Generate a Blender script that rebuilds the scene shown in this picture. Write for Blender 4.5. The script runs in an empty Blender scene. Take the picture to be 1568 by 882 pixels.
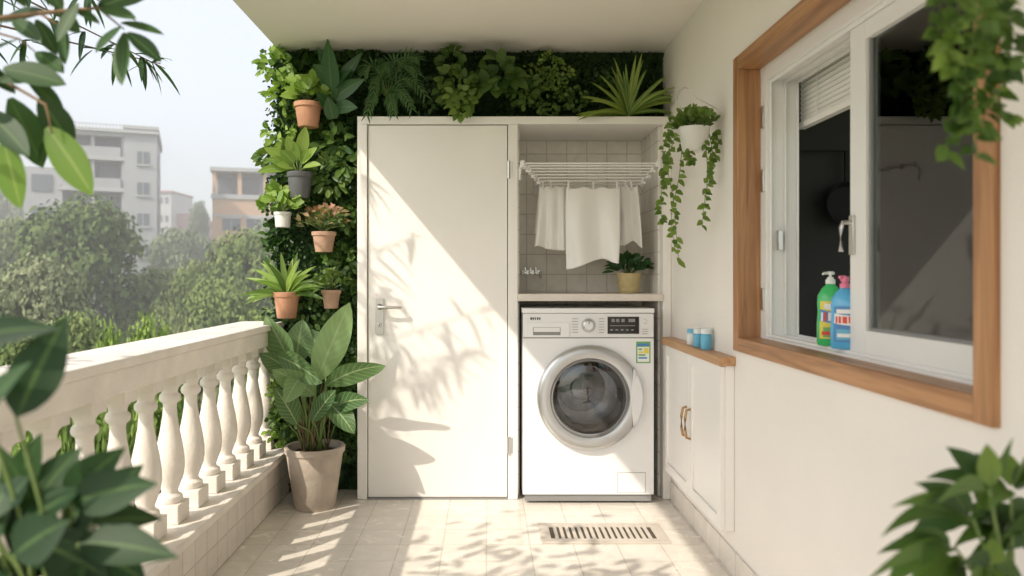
import bpy, math, random
from mathutils import Vector, noise
random.seed(7)
R=random.random
def U(a,b): return a+(b-a)*R()
CZ=1.143; F=1132.0; VX=745.0; VY=422.0
def P(px,py,Y): return Vector(((px-VX)*Y/F, Y, CZ-(py-VY)*Y/F))

scene=bpy.context.scene
# ------------------------------------------------------------------ materials
def newmat(name):
    m=bpy.data.materials.new(name); m.use_nodes=True
    nt=m.node_tree; nt.nodes.clear()
    return m,nt,nt.nodes,nt.links
def mat_basic(name,col,rough=.5,metal=0,var=.06,scale=6,bump=.0,bscale=60,spec=.5,coat=0,dirt=0):
    m,nt,N,L=newmat(name)
    o=N.new('ShaderNodeOutputMaterial'); b=N.new('ShaderNodeBsdfPrincipled')
    L.new(b.outputs[0],o.inputs[0])
    tc=N.new('ShaderNodeTexCoord')
    nz=N.new('ShaderNodeTexNoise'); nz.inputs['Scale'].default_value=scale; nz.inputs['Detail'].default_value=5
    L.new(tc.outputs['Object'],nz.inputs['Vector'])
    r=N.new('ShaderNodeValToRGB')
    r.color_ramp.elements[0].position=.3; r.color_ramp.elements[1].position=.7
    r.color_ramp.elements[0].color=tuple(c*(1-var-dirt) for c in col)+(1,)
    r.color_ramp.elements[1].color=tuple(min(1,c*(1+var)) for c in col)+(1,)
    L.new(nz.outputs['Fac'],r.inputs[0]); L.new(r.outputs[0],b.inputs['Base Color'])
    b.inputs['Roughness'].default_value=rough; b.inputs['Metallic'].default_value=metal
    b.inputs['Specular IOR Level'].default_value=spec
    b.inputs['Coat Weight'].default_value=coat
    if bump>0:
        n2=N.new('ShaderNodeTexNoise'); n2.inputs['Scale'].default_value=bscale; n2.inputs['Detail'].default_value=4
        L.new(tc.outputs['Object'],n2.inputs['Vector'])
        bp=N.new('ShaderNodeBump'); bp.inputs['Strength'].default_value=bump; bp.inputs['Distance'].default_value=.01
        L.new(n2.outputs['Fac'],bp.inputs['Height']); L.new(bp.outputs[0],b.inputs['Normal'])
    return m
def mat_tile(name,col,grout,w,h,mortar,rough=.3,axes='XY',var=.06,offset=0.0):
    m,nt,N,L=newmat(name)
    o=N.new('ShaderNodeOutputMaterial'); b=N.new('ShaderNodeBsdfPrincipled'); L.new(b.outputs[0],o.inputs[0])
    tc=N.new('ShaderNodeTexCoord'); s=N.new('ShaderNodeSeparateXYZ'); c=N.new('ShaderNodeCombineXYZ')
    L.new(tc.outputs['Object'],s.inputs[0])
    L.new(s.outputs[axes[0]],c.inputs[0]); L.new(s.outputs[axes[1]],c.inputs[1])
    br=N.new('ShaderNodeTexBrick'); br.offset=offset; br.squash=1
    br.inputs['Scale'].default_value=1; br.inputs['Brick Width'].default_value=w; br.inputs['Row Height'].default_value=h
    br.inputs['Mortar Size'].default_value=mortar; br.inputs['Mortar Smooth'].default_value=.3
    br.inputs['Color1'].default_value=tuple(x*(1-var) for x in col)+(1,)
    br.inputs['Color2'].default_value=tuple(min(1,x*(1+var)) for x in col)+(1,)
    br.inputs['Mortar'].default_value=tuple(grout)+(1,)
    L.new(c.outputs[0],br.inputs['Vector'])
    nz=N.new('ShaderNodeTexNoise'); nz.inputs['Scale'].default_value=9; nz.inputs['Detail'].default_value=8; nz.inputs['Distortion'].default_value=1.2
    L.new(tc.outputs['Object'],nz.inputs['Vector'])
    mr=N.new('ShaderNodeMapRange'); mr.inputs['From Min'].default_value=.3; mr.inputs['From Max'].default_value=.7
    mr.inputs['To Min'].default_value=.89; mr.inputs['To Max'].default_value=1.03
    L.new(nz.outputs['Fac'],mr.inputs[0])
    mx=N.new('ShaderNodeVectorMath'); mx.operation='SCALE'
    L.new(br.outputs['Color'],mx.inputs[0]); L.new(mr.outputs[0],mx.inputs['Scale'])
    L.new(mx.outputs[0],b.inputs['Base Color'])
    mr2=N.new('ShaderNodeMapRange'); mr2.inputs['To Min'].default_value=rough; mr2.inputs['To Max'].default_value=rough+.22
    L.new(nz.outputs['Fac'],mr2.inputs[0]); L.new(mr2.outputs[0],b.inputs['Roughness'])
    bp=N.new('ShaderNodeBump'); bp.invert=True; bp.inputs['Strength'].default_value=.5; bp.inputs['Distance'].default_value=.003
    L.new(br.outputs['Fac'],bp.inputs['Height']); L.new(bp.outputs[0],b.inputs['Normal'])
    return m
def mat_leaf(name,dark,light,rib=None,transl=.25,rough=.42,veins=0,ribw=.1,haze=0):
    m,nt,N,L=newmat(name)
    o=N.new('ShaderNodeOutputMaterial'); b=N.new('ShaderNodeBsdfPrincipled')
    a=N.new('ShaderNodeAttribute'); a.attribute_name='lc'
    s=N.new('ShaderNodeSeparateColor'); L.new(a.outputs['Color'],s.inputs[0])
    r=N.new('ShaderNodeMix'); r.data_type='RGBA'
    r.inputs['A'].default_value=tuple(dark)+(1,); r.inputs['B'].default_value=tuple(light)+(1,)
    L.new(s.outputs[0],r.inputs['Factor'])
    out=r.outputs['Result']
    if transl==0:
        d=N.new('ShaderNodeBsdfDiffuse'); L.new(out,d.inputs[0]); L.new(d.outputs[0],o.inputs[0]); return m
    if veins>0:
        w=N.new('ShaderNodeMath'); w.operation='MULTIPLY_ADD'; w.inputs[1].default_value=-2.2
        w2=N.new('ShaderNodeMath'); w2.operation='MULTIPLY'; w2.inputs[1].default_value=9
        L.new(s.outputs[2],w2.inputs[0]); L.new(s.outputs[1],w.inputs[0]); L.new(w2.outputs[0],w.inputs[2])
        sn=N.new('ShaderNodeMath'); sn.operation='FRACT'; L.new(w.outputs[0],sn.inputs[0])
        lt=N.new('ShaderNodeMapRange'); lt.inputs['From Min'].default_value=.0; lt.inputs['From Max'].default_value=.35
        lt.inputs['To Min'].default_value=veins; lt.inputs['To Max'].default_value=0
        L.new(sn.outputs[0],lt.inputs[0])
        m2=N.new('ShaderNodeMix'); m2.data_type='RGBA'; L.new(lt.outputs[0],m2.inputs['Factor'])
        L.new(out,m2.inputs['A']); m2.inputs['B'].default_value=tuple(rib or light)+(1,)
        out=m2.outputs['Result']
    if rib:
        lt=N.new('ShaderNodeMapRange'); lt.inputs['From Min'].default_value=ribw*.5; lt.inputs['From Max'].default_value=ribw*1.4
        lt.inputs['To Min'].default_value=.8; lt.inputs['To Max'].default_value=0
        L.new(s.outputs[1],lt.inputs[0])
        m2=N.new('ShaderNodeMix'); m2.data_type='RGBA'; L.new(lt.outputs[0],m2.inputs['Factor'])
        L.new(out,m2.inputs['A']); m2.inputs['B'].default_value=tuple(rib)+(1,)
        out=m2.outputs['Result']
    L.new(out,b.inputs['Base Color']); b.inputs['Roughness'].default_value=rough
    b.inputs['Specular IOR Level'].default_value=.35
    t=N.new('ShaderNodeBsdfTranslucent')
    vm=N.new('ShaderNodeVectorMath'); vm.operation='MULTIPLY'; vm.inputs[1].default_value=(1.6,1.7,.7)
    L.new(out,vm.inputs[0]); L.new(vm.outputs[0],t.inputs[0])
    mx=N.new('ShaderNodeMixShader'); mx.inputs[0].default_value=transl
    L.new(b.outputs[0],mx.inputs[1]); L.new(t.outputs[0],mx.inputs[2]); L.new(mx.outputs[0],o.inputs[0])
    return m
def mat_wood(name,c1,c2,axis='Z'):
    m,nt,N,L=newmat(name)
    o=N.new('ShaderNodeOutputMaterial'); b=N.new('ShaderNodeBsdfPrincipled'); L.new(b.outputs[0],o.inputs[0])
    tc=N.new('ShaderNodeTexCoord'); mp=N.new('ShaderNodeMapping')
    sc={'Z':(40,40,2.5),'Y':(40,2.5,40)}[axis]; mp.inputs['Scale'].default_value=sc
    L.new(tc.outputs['Object'],mp.inputs[0])
    nz=N.new('ShaderNodeTexNoise'); nz.inputs['Scale'].default_value=1; nz.inputs['Detail'].default_value=7; nz.inputs['Distortion'].default_value=.7
    L.new(mp.outputs[0],nz.inputs['Vector'])
    r=N.new('ShaderNodeValToRGB'); r.color_ramp.elements[0].position=.32; r.color_ramp.elements[1].position=.68
    r.color_ramp.elements[0].color=tuple(c1)+(1,); r.color_ramp.elements[1].color=tuple(c2)+(1,)
    L.new(nz.outputs['Fac'],r.inputs[0]); L.new(r.outputs[0],b.inputs['Base Color'])
    b.inputs['Roughness'].default_value=.42
    bp=N.new('ShaderNodeBump'); bp.inputs['Strength'].default_value=.15; bp.inputs['Distance'].default_value=.002
    L.new(nz.outputs['Fac'],bp.inputs['Height']); L.new(bp.outputs[0],b.inputs['Normal'])
    return m
def mat_glass(name,tint=(.85,.9,.88),base=.06,rough=.0):
    m,nt,N,L=newmat(name)
    o=N.new('ShaderNodeOutputMaterial'); t=N.new('ShaderNodeBsdfTransparent'); t.inputs[0].default_value=tuple(tint)+(1,)
    g=N.new('ShaderNodeBsdfGlossy'); g.inputs['Roughness'].default_value=rough
    f=N.new('ShaderNodeFresnel'); f.inputs['IOR'].default_value=1.5
    ad=N.new('ShaderNodeMath'); ad.operation='ADD'; ad.inputs[1].default_value=base; ad.use_clamp=True
    L.new(f.outputs[0],ad.inputs[0])
    mx=N.new('ShaderNodeMixShader'); L.new(ad.outputs[0],mx.inputs[0]); L.new(t.outputs[0],mx.inputs[1]); L.new(g.outputs[0],mx.inputs[2])
    L.new(mx.outputs[0],o.inputs[0]); return m

M={}
M['plaster']=mat_basic('wall_plaster',(.84,.80,.745),.85,var=.03,scale=1.8,bump=.14,bscale=90)
M['ceil']=mat_basic('ceiling_paint',(.84,.79,.72),.9,var=.02,scale=1.5,bump=.05,bscale=120)
M['white']=mat_basic('white_paint',(.86,.835,.795),.36,var=.02,scale=3,bump=.04,bscale=40)
M['pvc']=mat_basic('white_pvc',(.83,.825,.81),.3,var=.015,scale=4)
M['enamel']=mat_basic('white_enamel',(.84,.845,.85),.22,var=.008,scale=3,coat=.3)
M['panelw']=mat_basic('panel_plastic',(.80,.805,.81),.3,var=.01)
M['stone']=mat_basic('balustrade_stone',(.81,.755,.69),.7,var=.07,scale=7,bump=.25,bscale=70,dirt=.04)
M['floor']=mat_tile('floor_tile',(.82,.765,.69),(.64,.585,.51),.185,.185,.0028,rough=.14,axes='XY',var=.03)
M['ptile']=mat_tile('parapet_tile',(.73,.67,.60),(.54,.48,.41),.11,.11,.003,rough=.35,axes='YZ',var=.05)
M['ntile']=mat_tile('niche_tile',(.82,.78,.715),(.56,.53,.47),.115,.115,.0026,rough=.2,axes='XZ',var=.03)
M['ntileR']=mat_tile('niche_side_tile',(.82,.79,.74),(.56,.53,.47),.115,.115,.0026,rough=.2,axes='YZ',var=.03)
M['skirt']=mat_tile('skirting_tile',(.76,.71,.64),(.56,.50,.43),.185,.3,.003,rough=.25,axes='YZ',var=.04)
M['shelf']=mat_basic('shelf_stone',(.74,.68,.61),.4,var=.05)
M['dark']=mat_basic('dark_gap',(.02,.02,.02),.8)
M['drain']=mat_basic('drain_slot_shade',(.085,.068,.052),.7,var=.3,scale=20)
M['steel']=mat_basic('brushed_steel',(.62,.61,.59),.3,metal=1,var=.04)
M['chrome']=mat_basic('silver_ring',(.54,.545,.55),.30,metal=.9,var=.02)
M['bronze']=mat_basic('brass_handle',(.42,.27,.13),.35,metal=.7)
M['black']=mat_basic('black_plastic',(.012,.012,.014),.18,coat=.5)
M['blackm']=mat_basic('black_iron',(.006,.006,.006),.7)
M['grayp']=mat_basic('gray_plastic',(.25,.25,.25),.4)
M['grate']=mat_basic('drain_stone',(.62,.56,.49),.45,var=.08,scale=14)
M['woodZ']=mat_wood('window_wood',(.27,.125,.052),(.50,.26,.118),'Z')
M['woodY']=mat_wood('window_wood_h',(.27,.125,.052),(.50,.26,.118),'Y')
M['woodL']=mat_wood('cabinet_top_wood',(.42,.22,.10),(.56,.33,.17),'Y')
M['glass']=mat_glass('window_glass',(.80,.86,.82),.02)
M['dglass']=mat_glass('washer_glass',(.62,.63,.65),.06)
M['terra']=mat_basic('terracotta',(.47,.24,.14),.75,var=.14,scale=12,bump=.2)
M['terra2']=mat_basic('terracotta_pale',(.46,.29,.20),.8,var=.14,scale=12,bump=.2)
M['conc']=mat_basic('planter_concrete',(.46,.39,.32),.85,var=.18,scale=9,bump=.4,bscale=40)
M['gpot']=mat_basic('gray_pot',(.10,.105,.11),.5)
M['wpot']=mat_basic('white_pot',(.75,.74,.71),.4)
M['ypot']=mat_basic('straw_pot',(.56,.45,.23),.7,var=.1,scale=20,bump=.3)
M['soil']=mat_basic('soil',(.05,.033,.022),.95,var=.3,scale=40,bump=.6)
M['stem']=mat_basic('stem_green',(.15,.22,.06),.6)
M['stemb']=mat_basic('stem_brown',(.20,.13,.07),.8)
M['towel']=mat_basic('towel_cotton',(.88,.865,.84),.95,var=.02,bump=.35,bscale=260)
M['wire']=mat_basic('white_wire',(.78,.77,.75),.4)
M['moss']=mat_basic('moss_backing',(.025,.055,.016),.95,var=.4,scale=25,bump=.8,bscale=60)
M['room']=mat_basic('room_wall',(.62,.62,.56),.9)
M['roomf']=mat_basic('room_floor',(.25,.20,.16),.5)
M['rcab']=mat_basic('kitchen_cabinet',(.30,.30,.27),.4)
M['rdark']=mat_basic('kitchen_near_black',(.016,.015,.014),.6)  # near-black; on the tall block it stands for the room's darkness
M['rcnt']=mat_basic('kitchen_counter',(.60,.58,.53),.3)
# leaves
M['l_mid']=mat_leaf('leaf_mid',(.03,.075,.018),(.12,.205,.045),transl=.25)
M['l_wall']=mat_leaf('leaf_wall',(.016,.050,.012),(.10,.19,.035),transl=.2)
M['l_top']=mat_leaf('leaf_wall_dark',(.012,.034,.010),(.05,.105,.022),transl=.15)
M['l_dark']=mat_leaf('leaf_dark',(.018,.055,.02),(.05,.13,.04),rib=(.10,.19,.06),transl=.15,rough=.36,ribw=.07)
M['l_light']=mat_leaf('leaf_light',(.12,.23,.035),(.32,.44,.10),rib=(.31,.42,.14),transl=.35)
M['l_yel']=mat_leaf('leaf_sword',(.08,.16,.028),(.28,.36,.07),rib=(.34,.40,.12),transl=.25,ribw=.15)
M['l_palm']=mat_leaf('leaf_palm',(.025,.07,.025),(.08,.16,.05),transl=.15)
M['l_pink']=mat_leaf('leaf_pink',(.13,.17,.05),(.44,.25,.17),transl=.25)
M['l_big']=mat_leaf('leaf_big',(.035,.095,.028),(.25,.38,.17),rib=(.38,.47,.27),transl=.22,veins=.35,ribw=.06,rough=.4)
M['l_vine']=mat_leaf('leaf_vine',(.06,.125,.025),(.20,.29,.07),transl=.3)
M['l_fg']=mat_leaf('leaf_foreground',(.014,.042,.016),(.05,.115,.032),rib=(.08,.15,.05),transl=.22,rough=.52)
M['l_fgl']=mat_leaf('leaf_foreground_light',(.10,.20,.03),(.22,.34,.06),rib=(.25,.34,.10),transl=.5)

# ------------------------------------------------------------------ builder
class B:
    def __init__(s,name,mats):
        s.name=name; s.mats=mats; s.v=[]; s.f=[]; s.m=[]; s.lc=[]
    def mi(s,k):
        if k not in s.mats: s.mats.append(k)
        return s.mats.index(k)
    def add(s,vs,fs,mat,lc=None):
        o=len(s.v); s.v.extend([tuple(x) for x in vs]); i=s.mi(mat)
        for f in fs: s.f.append(tuple(o+a for a in f)); s.m.append(i)
        s.lc.extend(lc if lc else [(.5,.5,.5,1)]*len(vs))
    def box(s,x0,x1,y0,y1,z0,z1,mat):
        vs=[(x,y,z) for x in (x0,x1) for y in (y0,y1) for z in (z0,z1)]
        s.add(vs,[(0,1,3,2),(4,6,7,5),(0,4,5,1),(2,3,7,6),(0,2,6,4),(1,5,7,3)],mat)
    def lathe(s,prof,c,mat,axis='Z',seg=32,arc=None):
        vs=[];fs=[];n=len(prof)
        for i in range(seg):
            a=2*math.pi*i/seg; ca,sa=math.cos(a),math.sin(a)
            for r,h in prof:
                if axis=='Z': vs.append((c[0]+r*ca,c[1]+r*sa,c[2]+h))
                elif axis=='Y': vs.append((c[0]+r*ca,c[1]+h,c[2]-r*sa))
                else: vs.append((c[0]+h,c[1]+r*ca,c[2]+r*sa))
        for i in range(seg):
            j=(i+1)%seg
            for k in range(n-1): fs.append((i*n+k,j*n+k,j*n+k+1,i*n+k+1))
        s.add(vs,fs,mat)
    def tube(s,pts,r0,r1,mat,seg=6):
        pts=[Vector(p) for p in pts]; n=len(pts); vs=[];fs=[]
        for i,p in enumerate(pts):
            d=(pts[min(i+1,n-1)]-pts[max(i-1,0)]).normalized()
            a=d.cross(Vector((0,0,1))); 
            if a.length<.05: a=d.cross(Vector((1,0,0)))
            a.normalize(); b=d.cross(a); r=r0+(r1-r0)*i/max(1,n-1)
            for k in range(seg):
                t=2*math.pi*k/seg; vs.append(p+a*(r*math.cos(t))+b*(r*math.sin(t)))
        for i in range(n-1):
            for k in range(seg):
                k2=(k+1)%seg; fs.append((i*seg+k,i*seg+k2,(i+1)*seg+k2,(i+1)*seg+k))
        fs.append(tuple(range(seg))[::-1]); fs.append(tuple((n-1)*seg+k for k in range(seg)))
        s.add(vs,fs,mat)
    def leaf(s,p,d,L,W,mat,droop=.5,fold=.25,n=5,shape='oval',v=None,roll=0.0,wave=0,face=None):
        p=Vector(p); d=Vector(d).normalized(); v=R() if v is None else v
        if face is not None: side=d.cross(Vector(face))
        else: side=d.cross(Vector((0,0,1)))
        if side.length<.15: side=d.cross(Vector((U(-1,1),U(-1,1),0.1)))
        side.normalize(); nr=side.cross(d).normalized()
        if roll:
            c,sn=math.cos(roll),math.sin(roll); side=side*c+nr*sn; nr=side.cross(d).normalized()
        vs=[];lc=[];fs=[]; cur=p.copy(); dr=d.copy()
        for i in range(n+1):
            t=i/n
            if shape=='oval': w=math.sin(math.pi*min(1,t*.97+.03))**.75
            elif shape=='heart': w=(math.sin(math.pi*min(1,(t*.9+.1)))**.7)*(1.25-.6*t)
            elif shape=='sword': w=min(1,.45+t*2)*(1-t)**.55 if t<1 else 0
            else: w=math.sin(math.pi*(t**.75))
            w=max(w,.02)*W/2
            up=nr*(w*fold); wv=nr*(math.sin(t*9+v*7)*wave*W)
            vs+= [cur-side*w+up+wv,cur,cur+side*w+up-wv]; lc+=[(v,1,t,1),(v,0,t,1),(v,1,t,1)]
            if i<n:
                a=i*3; fs+=[(a,a+1,a+4,a+3),(a+1,a+2,a+5,a+4)]
            cur=cur+dr*(L/n); dr=(dr+Vector((0,0,-1))*(droop/n)).normalized(); nr=side.cross(dr).normalized()
        s.add(vs,fs,mat,lc)
    def done(s,bevel=0,parent=None,leafy=False,loc=None):
        me=bpy.data.meshes.new(s.name); me.from_pydata(s.v,[],s.f)
        for k in s.mats: me.materials.append(M[k])
        me.polygons.foreach_set('material_index',s.m)
        me.polygons.foreach_set('use_smooth',[True]*len(s.f))
        at=me.attributes.new('lc','FLOAT_COLOR','POINT')
        at.data.foreach_set('color',[c for q in s.lc for c in q])
        me.update()
        if not leafy: me.set_sharp_from_angle(angle=math.radians(38))
        ob=bpy.data.objects.new(s.name,me); scene.collection.objects.link(ob)
        if bevel:
            bm=ob.modifiers.new('bevel','BEVEL'); bm.width=bevel; bm.segments=2; bm.limit_method='ANGLE'; bm.angle_limit=math.radians(50)
            bm.harden_normals=False
        if parent: ob.parent=parent
        return ob
def empty(name):
    e=bpy.data.objects.new(name,None); scene.collection.objects.link(e); return e
def rdir(el0=-.2,el1=1.0,az0=0,az1=2*math.pi):
    a=U(az0,az1); e=U(el0,el1); return Vector((math.cos(a)*math.cos(e),math.sin(a)*math.cos(e),math.sin(e)))

RW=.943       # right wall plane
D=3.77        # enclosure front plane
CEIL=2.336
LX=-1.04      # parapet inner
# ------------------------------------------------------------------ shell
b=B('balcony_floor',[]); b.box(-1.34,RW+.2,-1.6,4.45,-.2,0,'floor'); b.done()
b=B('balcony_ceiling',[]); b.box(-1.10,RW+.25,-1.6,4.45,CEIL,CEIL+.25,'ceil'); b.done()
WY0,WY1,WZ0,WZ1=1.356,2.777,.863,1.955
b=B('balcony_side_wall',[])
b.box(RW,RW+.19,WY1,4.45,0,CEIL,'plaster'); b.box(RW,RW+.19,-1.6,WY0,0,CEIL,'plaster')
b.box(RW,RW+.19,WY0,WY1,0,WZ0,'plaster'); b.box(RW,RW+.19,WY0,WY1,WZ1,CEIL,'plaster'); b.done()
b=B('wall_skirting',[]); b.box(RW-.009,RW-.001,-1.6,3.76,.0005,.10,'skirt'); b.done(bevel=.002)
b=B('balcony_back_wall',[]); b.box(-1.12,RW-.001,4.33,4.45,.001,CEIL-.001,'plaster'); b.done()

# ------------------------------------------------------------------ balustrade
b=B('balustrade',[])
b.box(-1.32,LX,-1.6,4.0,.0005,.205,'ptile')
b.box(-1.335,LX+.012,-1.6,4.0,.205,.238,'stone')
b.box(-1.30,-1.085,-1.6,3.96,.790,.868,'stone')
b.box(-1.315,-1.07,-1.6,3.97,.868,.898,'stone')
ob=b.done(bevel=.006)
par=empty('balcony_balustrade'); ob.parent=par; ob.name='rail_and_parapet'
b=B('balusters',[])
prof=[(.0,.07),(.043,.07),(.046,.082),(.043,.094),(.030,.104),(.029,.115),(.036,.135),(.047,.165),(.052,.20),(.051,.235),(.044,.285),(.034,.335),(.026,.385),(.0235,.42),(.025,.435),(.036,.445),(.038,.455),(.036,.465),(.027,.474),(.030,.49),(.040,.502),(.0,.502)]
y=3.89; BX=-1.17
while y>-1.5:
    b.box(BX-.052,BX+.052,y-.052,y+.052,.2385,.238+.07,'stone')
    b.lathe(prof,(BX,y,.238),'stone',seg=24)
    b.box(BX-.043,BX+.043,y-.043,y+.043,.740,.7895,'stone')
    y-=.193
ob=b.done(bevel=.003); ob.parent=par

# ------------------------------------------------------------------ enclosure (door frame + niche)
def X(px,Y=D): return (px-VX)*Y/F
def Z(py,Y=D): return CZ-(py-VY)*Y/F
ZT=Z(178); ZI=Z(190)
xa,xb,xc,xd,xe,xf=X(547),X(562),X(778),X(793),X(1015),RW-.001
b=B('laundry_niche_frame',[])
b.box(xa,xb,D,4.329,.001,ZI,'white')
b.box(xc,xd,D,4.329,.001,ZI,'white')
b.box(xa,xf,D,4.329,ZI,ZT,'white')
b.box(xe,xf,D,4.329,.001,ZI,'white')
ob1=b.done(bevel=.003)
b=B('niche_tiles',[])
b.box(xd,xe,4.24,4.328,.002,ZI-.001,'ntile')
b.box(xe-.012,xe-.0005,D+.06,4.239,.002,ZI-.001,'ntileR')
b.box(xd+.0005,xd+.01,D+.06,4.239,.002,ZI-.001,'ntileR')
ob2=b.done()
b=B('niche_shelf',[])
b.box(xd+.001,xe-.001,D-.012,4.238,Z(461),Z(450),'shelf')
ob3=b.done(bevel=.003)
e=empty('laundry_niche')
for o in (ob1,ob2,ob3): o.parent=e
# door
e=empty('white_door')
b=B('leaf',[]); b.box(xb+.004,xc-.004,D+.012,D+.052,.010,ZI-.004,'white'); b.done(bevel=.002,parent=e)
b=B('door_gap_shade',[]); b.box(xb,xc,D+.06,D+.08,.0,ZI,'dark'); b.done(parent=e)  # near-black sheet behind the leaf, paints the shade in its gaps
b=B('threshold',[]); b.box(xb,xc,D+.002,D+.05,.0005,.008,'grayp'); b.done(parent=e)
b=B('lever_handle',[])
hx=X(581); b.box(hx-.021,hx+.021,D+.002,D+.012,Z(512),Z(457),'steel')
hz=Z(470)
b.lathe([(.0,-.045),(.011,-.045),(.011,.0),(.016,.0),(.016,.004)],(hx,D+.002,hz),'steel',axis='Y',seg=16)
b.tube([(hx,D-.04,hz),(hx+.03,D-.045,hz),(hx+.1,D-.043,hz-.002),(hx+.115,D-.036,hz-.003)],.0085,.007,'steel',seg=10)
kz=Z(498); b.lathe([(.0,-.006),(.010,-.006),(.012,.0)],(hx,D+.002,kz),'steel',axis='Y',seg=16)
b.box(hx-.0015,hx+.0015,D-.0055,D-.004,kz-.006,kz+.006,'dark')
b.done(bevel=.0015,parent=e)
b=B('hinges',[])
for py in (260,682):
    b.lathe([(0,-.045),(.008,-.045),(.008,.045),(0,.045)],(X(779),D-.004,Z(py)),'steel',seg=10)
    b.box(X(779)+.0,X(779)+.02,D-.0035,D-.0005,Z(py)-.04,Z(py)+.04,'steel')
b.done(parent=e)

# ------------------------------------------------------------------ washing machine
MY=3.70; s_=MY/F
mx0,mx1=(800-VX)*s_,(1001-VX)*s_; mz0,mz1=CZ-(757-VY)*s_,CZ-(472-VY)*s_
mx0+=.002
cx,cz=(902-VX)*s_,CZ-(608-VY)*s_
def mxp(px): return (px-VX)*s_
def mzp(py): return CZ-(py-VY)*s_
e=empty('washing_machine')
b=B('body',[])
hr=.205; zs=mzp(518)
seg=64; ring=[];outer=[]
for i in range(seg):
    a=2*math.pi*i/seg+math.pi/seg; ca,sa=math.cos(a),math.sin(a)
    ring.append((cx+hr*ca,MY,cz+hr*sa))
    tx=((mx1-cx) if ca>0 else (mx0-cx))/ca; tz=((zs-cz) if sa>0 else (mz0-cz))/sa
    t=min(tx,tz); outer.append((cx+t*ca,MY,cz+t*sa))
b.add(ring+outer,[(i,(i+1)%seg,seg+(i+1)%seg,seg+i) for i in range(seg)],'enamel')
def corner(xx,zz):
    k=sorted(range(seg),key=lambda i:abs(outer[i][0]-xx)+abs(outer[i][2]-zz))[:2]
    vx=[outer[i] for i in k]; b.add([vx[0],(xx,MY,zz),vx[1]],[(0,1,2)],'enamel')
for xx in (mx0,mx1):
    for zz in (mz0,zs): corner(xx,zz)
yb=4.22
b.add([(mx0,MY,mz0),(mx0,MY,mz1),(mx0,yb,mz1),(mx0,yb,mz0),(mx1,MY,mz0),(mx1,MY,mz1),(mx1,yb,mz1),(mx1,yb,mz0)],
  [(0,3,2,1),(4,5,6,7),(0,4,7,3),(3,7,6,2)],'enamel')
b.done(parent=e)
b=B('top_and_panel',[])
b.box(mx0+.0,mx1,MY-.004,MY+.05,zs+.004,mz1-.026,'panelw')
b.box(mx0-.003,mx1+.003,MY-.008,yb,mz1-.024,mz1,'enamel')
b.box(mx0+.002,mx1-.002,MY+.004,MY+.05,zs-.002,zs+.005,'grayp')
b.done(bevel=.005,parent=e)
b=B('drawer_dial_display',[])
dy=MY-.005
b.box(mxp(808),mxp(871),dy-.004,dy,mzp(516),mzp(494),'enamel')
b.box(mxp(816),mxp(858),dy-.0055,dy-.0041,mzp(513),mzp(501),'grayp')
b.box(mxp(817),mxp(857),dy-.007,dy-.0056,mzp(508),mzp(501.5),'panelw')
dc=(mxp(901),dy,mzp(498))
b.lathe([(.0,-.020),(.024,-.020),(.028,-.017),(.030,-.002),(.036,-.002),(.036,.001)],dc,'chrome',axis='Y',seg=40)
b.lathe([(.0,-.022),(.019,-.022),(.021,-.0195)],dc,'panelw',axis='Y',seg=40)
b.box(dc[0]-.0015,dc[0]+.0015,dy-.024,dy-.0215,dc[2]+.008,dc[2]+.019,'dark')
for k in range(6):
    zz=mzp(488+k*4.2)
    b.box(mxp(876),mxp(885),dy-.0012,dy-.0002,zz-.0012,zz+.0012,'grayp')
    b.box(mxp(917),mxp(925),dy-.0012,dy-.0002,zz-.0012,zz+.0012,'grayp')
for k,w in enumerate((3,2.4,2,2.6,2.2)):
    x0=mxp(812+k*3.4); b.box(x0,x0+w*s_*.8,dy-.0012,dy-.0002,mzp(489.5),mzp(486),'dark')
b.box(mxp(930),mxp(978),dy-.003,dy,mzp(511),mzp(485),'black')
for (a0,a1,c0,c1) in ((936,941,488,493),(943,948,488,493),(951,956,488,493),(962,972,488,493),(934,938,504,506),(942,946,504,506),(950,954,504,506),(958,962,504,506),(966,970,504,506),(934,972,498,499)):
    b.box(mxp(a0),mxp(a1),dy-.0042,dy-.0031,mzp(c1),mzp(c0),'grayp')
b.lathe([(0,-.004),(.009,-.004),(.011,-.001),(.011,.0)],(mxp(987),dy,mzp(492)),'panelw',axis='Y',seg=20)
for k in range(3):
    b.box(mxp(983),mxp(992),dy-.0012,dy-.0002,mzp(504+k*3.5)-.001,mzp(504+k*3.5)+.001,'grayp')
b.done(parent=e)
M['lab_g']=mat_basic('label_green',(.18,.42,.12),.5); M['lab_y']=mat_basic('label_yellow',(.80,.66,.10),.5); M['lab_b']=mat_basic('label_blue',(.08,.25,.55),.5)
M['lab_r']=mat_basic('label_red',(.70,.05,.03),.4); M['paper']=mat_basic('label_paper',(.85,.86,.84),.5)
b=B('energy_label',[])
b.box(mxp(974),mxp(996),MY-.0012,MY-.0003,mzp(556),mzp(523),'lab_g')
b.box(mxp(976),mxp(994),MY-.0022,MY-.0013,mzp(554),mzp(531),'paper')
b.box(mxp(976),mxp(994),MY-.0022,MY-.0013,mzp(530),mzp(526),'lab_b')
for k,c in enumerate(('lab_g','lab_y','lab_g','lab_b')):
    b.box(mxp(977.5),mxp(983+k*2.5),MY-.0032,MY-.0023,mzp(536+k*4.4),mzp(533.5+k*4.4),c)
b.box(mxp(986),mxp(993),MY-.0032,MY-.0023,mzp(541),mzp(533),'lab_y')
b.done(parent=e)
b=B('filter_hatch',[])
b.box(mxp(946),mxp(988),MY-.0030,MY-.0005,mzp(754),mzp(724),'enamel')
b.box(mxp(945.3),mxp(988.7),MY-.0006,MY-.0002,mzp(754.7),mzp(723.3),'grayp')
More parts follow.
